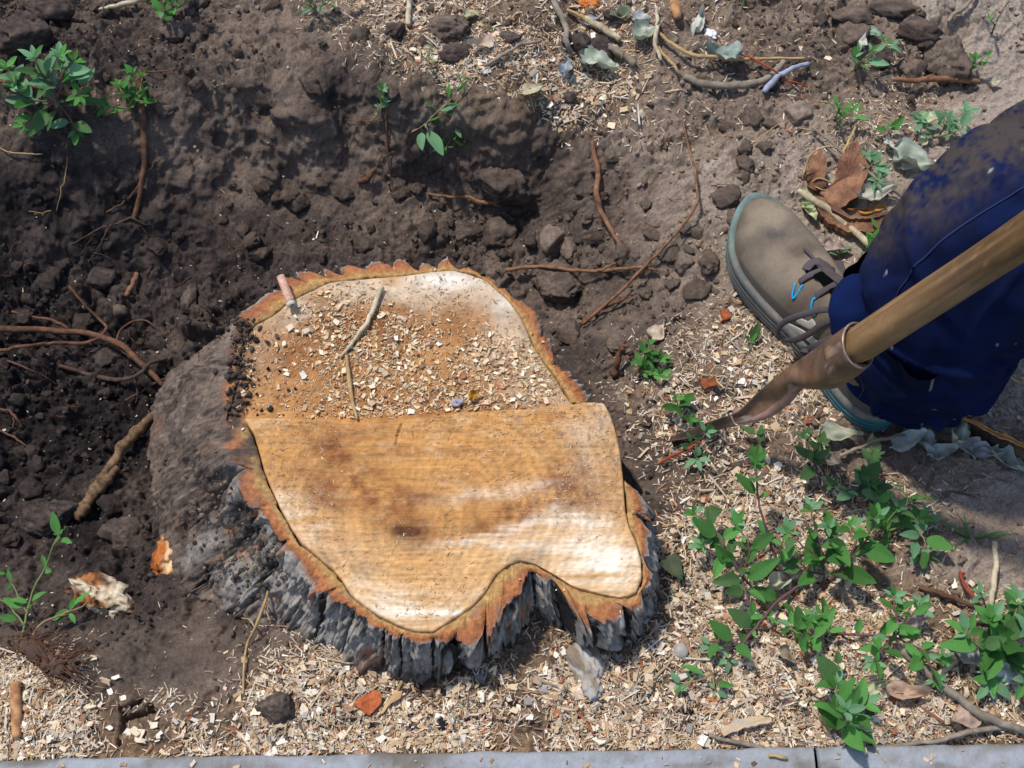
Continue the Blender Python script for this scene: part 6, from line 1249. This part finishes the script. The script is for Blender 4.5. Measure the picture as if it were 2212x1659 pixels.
def fold(uc, ac, du, da, amp, slant=0):
    d = (AA - ac + np.pi) % (2 * np.pi) - np.pi; e = (UU - uc - slant * d) / du
    return amp * np.exp(-.5 * e * e) * np.exp(-.5 * (d / da) ** 2)
Rad = rad[:, None] * (1 + .0 * UU)
low = np.exp(-UU / 1.6)
Rad = Rad + .004 * np.sin(UU * 7.0 + 2.2 * ca + 1.3 * sa) * (.15 + low) + .005 * np.sin(UU * 4.2 - 2.5 * sa + 1) * (.15 + low)
for k_ in range(26):
    uc = random.uniform(.9, 6.5); Rad = Rad + fold(uc, random.uniform(0, 6.28), random.uniform(.05, .16), random.uniform(.35, .9), random.uniform(.003, .0075) * (1 if k_ % 3 else -1), random.uniform(-.5, .5))
Rad = Rad + .0022 * smooth(.10, .06, UU) - .0014 * np.exp(-((UU - .34) / .02) ** 2)
Rad = Rad + .007 * fbm(ca * 1.6 + UU * .9, sa * 1.6 + 5, 901, 3) + .0055 * low * fbm(ca * 2.6 + 3, sa * 2.6 + UU * 1.5, 905, 3)
rdg = 1 - 2 * np.abs(fbm(ca * 1.5 + UU * .35, sa * 1.5 - UU * .5, 911, 2)); Rad = Rad + .008 * smooth(.45, 1, rdg) * (.35 + low)
Vt = Q[:, None] + A1[:, None] * (ca * Rad)[..., None] + B1[:, None] * (sa * Rad)[..., None]
Vt[..., 2] = np.maximum(Vt[..., 2], .012)
# thigh and shin dust
px_, py_ = proj(Vt[..., 0], Vt[..., 1], Vt[..., 2])
nz_ = fbm(px_ / 70, py_ / 55, 920, 5, .6); n3_ = fbm(px_ / 12, py_ / 12, 925, 3)
blue = mixc(np.broadcast_to(S(18, 35, 82, .62), Vt.shape), np.broadcast_to(S(12, 22, 56, .62), Vt.shape), .5 + nz_)
dst = np.clip(smooth(2.6, 4.2, UU) * smooth(.75, -.45, ((py_ - 400) + (px_ - 2060) * .6) / 170) * (.95 + 1.6 * nz_ + .9 * n3_ + .5 * fbm(px_ / 4, py_ / 4, 926, 2)), 0, .93)
tcol = mixc(blue, np.broadcast_to(S(74, 66, 62), Vt.shape), dst)
sc_ = np.clip(smooth(.90, .97, vn3(Vt[..., 0] * 260, Vt[..., 1] * 260, Vt[..., 2] * 260, 930)) * smooth(.5, .6, vn3(Vt[..., 0] * 16, Vt[..., 1] * 16, Vt[..., 2] * 16, 933)), 0, 1); tcol = mixc(tcol, np.broadcast_to(S(190, 186, 184), Vt.shape), sc_ * .8)
inn = []; ic = []
for k_ in range(1, 14):
    f = k_ / 13; e = Vt[0] * (1 - 0) + 0; cdir = Q[0][None] - Vt[0]; e = Vt[0] + cdir / np.linalg.norm(cdir, axis=1)[:, None] * (.0035 + .0 * f) + T[0] * .012 * (k_ - 1); inn.append(e); ic.append(tcol[0] * .8)
top_c = [Vt[-1] * (1 - f) + Q[-1] * f + T[-1] * .05 * math.sin(f * 1.57) for f in (.3, .6, .85, .99)]
VV = np.concatenate([np.array(inn)[::-1], Vt, np.array(top_c)]); CCt = np.concatenate([np.array(ic)[::-1], tcol, np.repeat(tcol[-1:], 4, 0)])
leg = obj('trouser_leg', mesh_np('trouser_leg', VV.reshape(-1, 3) - np.array(PO), gridquads(len(VV), NS, True), col=CCt.reshape(-1, 3), mat=M['jean']), person)
# rounded bunch of cloth over the laces
P = [cpt(1872, 790, 1.36), cpt(1850, 735, 1.345), cpt(1842, 680, 1.335), cpt(1850, 640, 1.335), cpt(1885, 650, 1.35), cpt(1925, 690, 1.36)]
v, q, t = sweep_vt(np.array(P) - np.array(PO), [.012, .020, .024, .023, .020, .016], nseg=28, step=.003, knob=.03, seed=4)
v = v + .0016 * np.stack([fbm(v[:, 0] * 60, v[:, 2] * 60, 5 + k_, 3) for k_ in range(3)], -1)
fc = mixc(np.broadcast_to(S(20, 44, 102, .68), v.shape), np.broadcast_to(S(13, 28, 70, .68), v.shape), .5 + fbm(v[:, 0] * 30, v[:, 1] * 30, 3, 3))  # same cloth as the leg, sunlight on the fold put into a brighter blue
M['seam'] = mat('seam_thread', base=S(34, 48, 92, .8), var=.3, vscale=900, rough=.9)
ir = int(np.searchsorted(u * 9, .34)); off_ = lambda P_: P_
ringp = Vt[ir] + (Vt[ir] - Q[ir]) / np.linalg.norm(Vt[ir] - Q[ir], axis=1)[:, None] * .0004; ringp = np.concatenate([ringp, ringp[:1]])
v2, q2, t2 = sweep_vt(ringp - np.array(PO), [.0006], nseg=5, step=.004, knob=.3); obj('hem_stitch', mesh_np('hem_stitch', v2, q2, t2, mat=M['seam']), leg)
nrm_ = (Vt - Q[:, None]); nrm_ /= np.linalg.norm(nrm_, axis=2)[..., None]; best = int(np.argmax(nrm_[n_ // 3] @ (-FWD))) ; ks = (best + 22) % NS
seamp = Vt[::2, ks] + nrm_[::2, ks] * .0006
v2, q2, t2 = sweep_vt(seamp - np.array(PO), [.0011], nseg=6, step=.004, knob=.25); obj('side_seam', mesh_np('side_seam', v2, q2, t2, mat=M['seam']), leg)
obj('cuff_fold', mesh_np('cuff_fold', v, q, t, col=fc, mat=M['jean']), leg)

# ------------------------------------------------------------------ spade
D0 = cpt(1853, 746, 1.238); D1 = cpt(2212, 512, 1.075); ax = (D1 - D0) / np.linalg.norm(D1 - D0)
spade = empty('spade', Vector(gp(1585, 915)), 'rusty steel spade with a worn round wooden handle, its blade pushed into the chips', 'spade'); SPO = np.array(spade.location)
Lh = 1.12; NH = 200; s_ = np.linspace(-.03, Lh, NH); a = np.arange(40) / 40 * 2 * np.pi
A1 = np.cross(ax, [0, 0, 1]); A1 /= np.linalg.norm(A1); B1 = np.cross(A1, ax)
SS, AH = np.meshgrid(s_, a, indexing='ij'); rad = .0166 + .0022 * smooth(0, .35, SS) + .0004 * np.sin(SS * 23 + 1) + .0005 * fbm(SS * 12, np.cos(AH) * 1.5, 950, 2) - .001 * (SS < .0)
Vh = D0 + ax * SS[..., None] + A1 * (np.cos(AH) * rad)[..., None] + B1 * (np.sin(AH) * rad)[..., None]
gr = fbm(SS * 7, np.cos(AH) * 5 + 9, 953, 4, .6) + .6 * fbm(SS * 9, AH * 7.0, 956, 3); pz = fbm(SS * 16, np.sin(AH) * 2, 960, 3); sp_ = vn(SS * 900, AH * 22, 961) > .86
ch = mixc(np.broadcast_to(S(156, 122, 86), Vh.shape), np.broadcast_to(S(84, 62, 42), Vh.shape), smooth(-.05, .26, SS) * .85 + .8 * gr)
ch = mixc(ch, np.broadcast_to(S(130, 96, 54), Vh.shape), smooth(.1, .5, pz) * .6); ch = mixc(ch, np.broadcast_to(S(206, 170, 104), Vh.shape), sp_ * .18 * (.5 + vn(SS * 30, AH, 3)))
endc = [Vh[0] * (1 - f) + D0 * f + ax * -.03 * f for f in (.4, .99)][::-1]; ende = [Vh[-1] * (1 - f) + (D0 + ax * Lh) * f + ax * .012 * math.sin(f * 1.57) for f in (.3, .6, .99)]
VV = np.concatenate([np.array(endc), Vh, np.array(ende)]); CH = np.concatenate([np.repeat(ch[:1], 2, 0), ch, np.repeat(ch[-1:], 3, 0)])
obj('handle', mesh_np('handle', VV.reshape(-1, 3) - SPO, gridquads(len(VV), 40, True), col=CH.reshape(-1, 3), mat=M['handle']), spade)
# steel: sections from the closed socket to the open blade; each section is an arc from the upper edge round to the flange edge
top_e = [(1830, 706, 1.232), (1790, 735, 1.262), (1742, 770, 1.298), (1693, 803, 1.338), (1635, 849, 1.378), (1599, 884, 1.405), (1574, 897, 1.425), (1538, 909, 1.448), (1495, 926, 1.462), (1450, 943, 1.474)]
bot_e = [(1878, 786, 1.244), (1846, 812, 1.27), (1800, 836, 1.30), (1740, 834, 1.33), (1706, 868, 1.355), (1660, 900, 1.385), (1588, 919, 1.425), (1552, 926, 1.452), (1500, 944, 1.464), (1447, 953, 1.474)]
def curve(e, n_):
    P = np.array([cpt(*p) for p in e]); Q, u = catmull(P, .002); return np.stack([np.interp(np.linspace(0, 1, n_), u, Q[:, k_]) for k_ in range(3)], -1)
NB = 70; TE = curve(top_e, NB); BE = curve(bot_e, NB); NR = 34; f = np.linspace(0, 1, NR)
tb = np.linspace(0, 1, NB); V = []; CLs = []
view = -FWD; vperp = view - ax * float(view @ ax); vperp /= np.linalg.norm(vperp)
for j in range(NB):
    a0, b0 = TE[j], BE[j]; wv = b0 - a0; wl_ = np.linalg.norm(wv)
    openf = float(smooth(.26, .48, np.array(tb[j])))                      # 0 closed tube (bulges to the viewer), 1 open trough (hollow)
    bl = float(smooth(.58, .72, np.array(tb[j])))
    bulge = (1 - openf) * np.sin(np.pi * f) * wl_ * .52
    hollow = -openf * (1 - bl) * np.sin(np.pi * np.clip(f / .72, 0, 1)) * wl_ * .17 + openf * (1 - bl) * np.sin(np.pi * np.clip((f - .72) / .28, 0, 1)) * wl_ * .10
    row = a0 + wv * f[:, None] + vperp * bulge[:, None] + view * hollow[:, None]
    V.append(row)
    n_ = fbm(row[:, 0] * 60, row[:, 1] * 60 + row[:, 2] * 40, 970, 4); n2 = fbm(row[:, 0] * 200, row[:, 1] * 200, 975, 3)
    c = mixc(np.broadcast_to(S(146, 112, 86), (NR, 3)), np.broadcast_to(S(96, 78, 66), (NR, 3)), .5 + 1.3 * n_)
    c = mixc(c, np.broadcast_to(S(176, 140, 130), (NR, 3)), (f > .70) * openf * .85); c = mixc(c, np.broadcast_to(S(196, 176, 160), c.shape), smooth(.42, .6, n_ + n2 * .4) * .5)
    c = mixc(c, np.broadcast_to(S(60, 50, 46), c.shape), np.full(NR, bl * .7)); CLs.append(c)
V = np.array(V); CLs = np.array(CLs)
me = mesh_np('blade', V.reshape(-1, 3) - SPO, gridquads(NB, NR), col=CLs.reshape(-1, 3), mat=M['rust']); bo = obj('blade', me, spade)
md = bo.modifiers.new('solid', 'SOLIDIFY'); md.thickness = .0018; md.offset = -1
# far half of the closed socket
V = []; 
for j in range(0, 26):
    a0, b0 = TE[j], BE[j]; wv = b0 - a0; wl_ = np.linalg.norm(wv); ff = np.linspace(0, 1, 20); V.append(a0 + wv * ff[:, None] - vperp * (np.sin(np.pi * ff) * wl_ * .5 * (1 - .5 * smooth(10, 25, np.array(float(j)))))[:, None])
V = np.array(V); bo2 = obj('socket_back', mesh_np('socket_back', V.reshape(-1, 3) - SPO, gridquads(26, 20), col=np.broadcast_to(S(110, 86, 68), (520, 3)), mat=M['rust']), spade); md = bo2.modifiers.new('solid', 'SOLIDIFY'); md.thickness = .0018
# bright worn rim at the socket mouth and the shoulder edge
rimc = (TE[0] + BE[0]) / 2; rimr = np.linalg.norm(BE[0] - TE[0]) / 2; rw_ = (BE[0] - TE[0]) / (2 * rimr); rimp = np.array([rimc - rw_ * math.cos(a_0) * rimr + vperp * math.sin(a_0) * rimr * 1.04 for a_0 in np.linspace(0, 2 * math.pi, 40)]); v, q, t = sweep_vt(rimp - SPO, [.0013], nseg=8, step=.002, knob=.05)
M['steel'] = mat('worn_steel', base=S(170, 150, 136), var=.25, vscale=200, rough=.4, metal=.5, tint=S(130, 100, 80), tscale=60)
obj('socket_rim', mesh_np('socket_rim', v, q, t, mat=M['steel']), spade)
shp_ = np.array([cpt(1578, 893, 1.421), cpt(1582, 905, 1.42), cpt(1588, 916, 1.42), cpt(1600, 919, 1.416), cpt(1625, 914, 1.402)]); v, q, t = sweep_vt(shp_ - SPO, [.0009, .0011, .0007], nseg=8, step=.002, knob=.03); obj('shoulder_edge', mesh_np('shoulder_edge', v, q, t, mat=M['steel']), spade)
# buried part of the blade, going down into the soil
L0 = np.array([cpt(1452, 946, 1.474), cpt(1475, 938, 1.470), cpt(1500, 930, 1.465), cpt(1525, 920, 1.460), cpt(1555, 910, 1.452)]); rows = []
for k_ in range(12):
    f_ = k_ / 11; mid = L0.mean(0); rows.append(mid + (L0 - mid) * (1 - .55 * f_ ** 2) + np.array([.0, .035, -.20]) * f_ + np.array([0, -.001, -.001]))
bo3 = obj('buried_blade', mesh_np('buried_blade', np.array(rows).reshape(-1, 3) - SPO, gridquads(12, 5), col=np.broadcast_to(S(96, 80, 68), (60, 3)), mat=M['rust']), spade); md = bo3.modifiers.new('solid', 'SOLIDIFY'); md.thickness = .0018
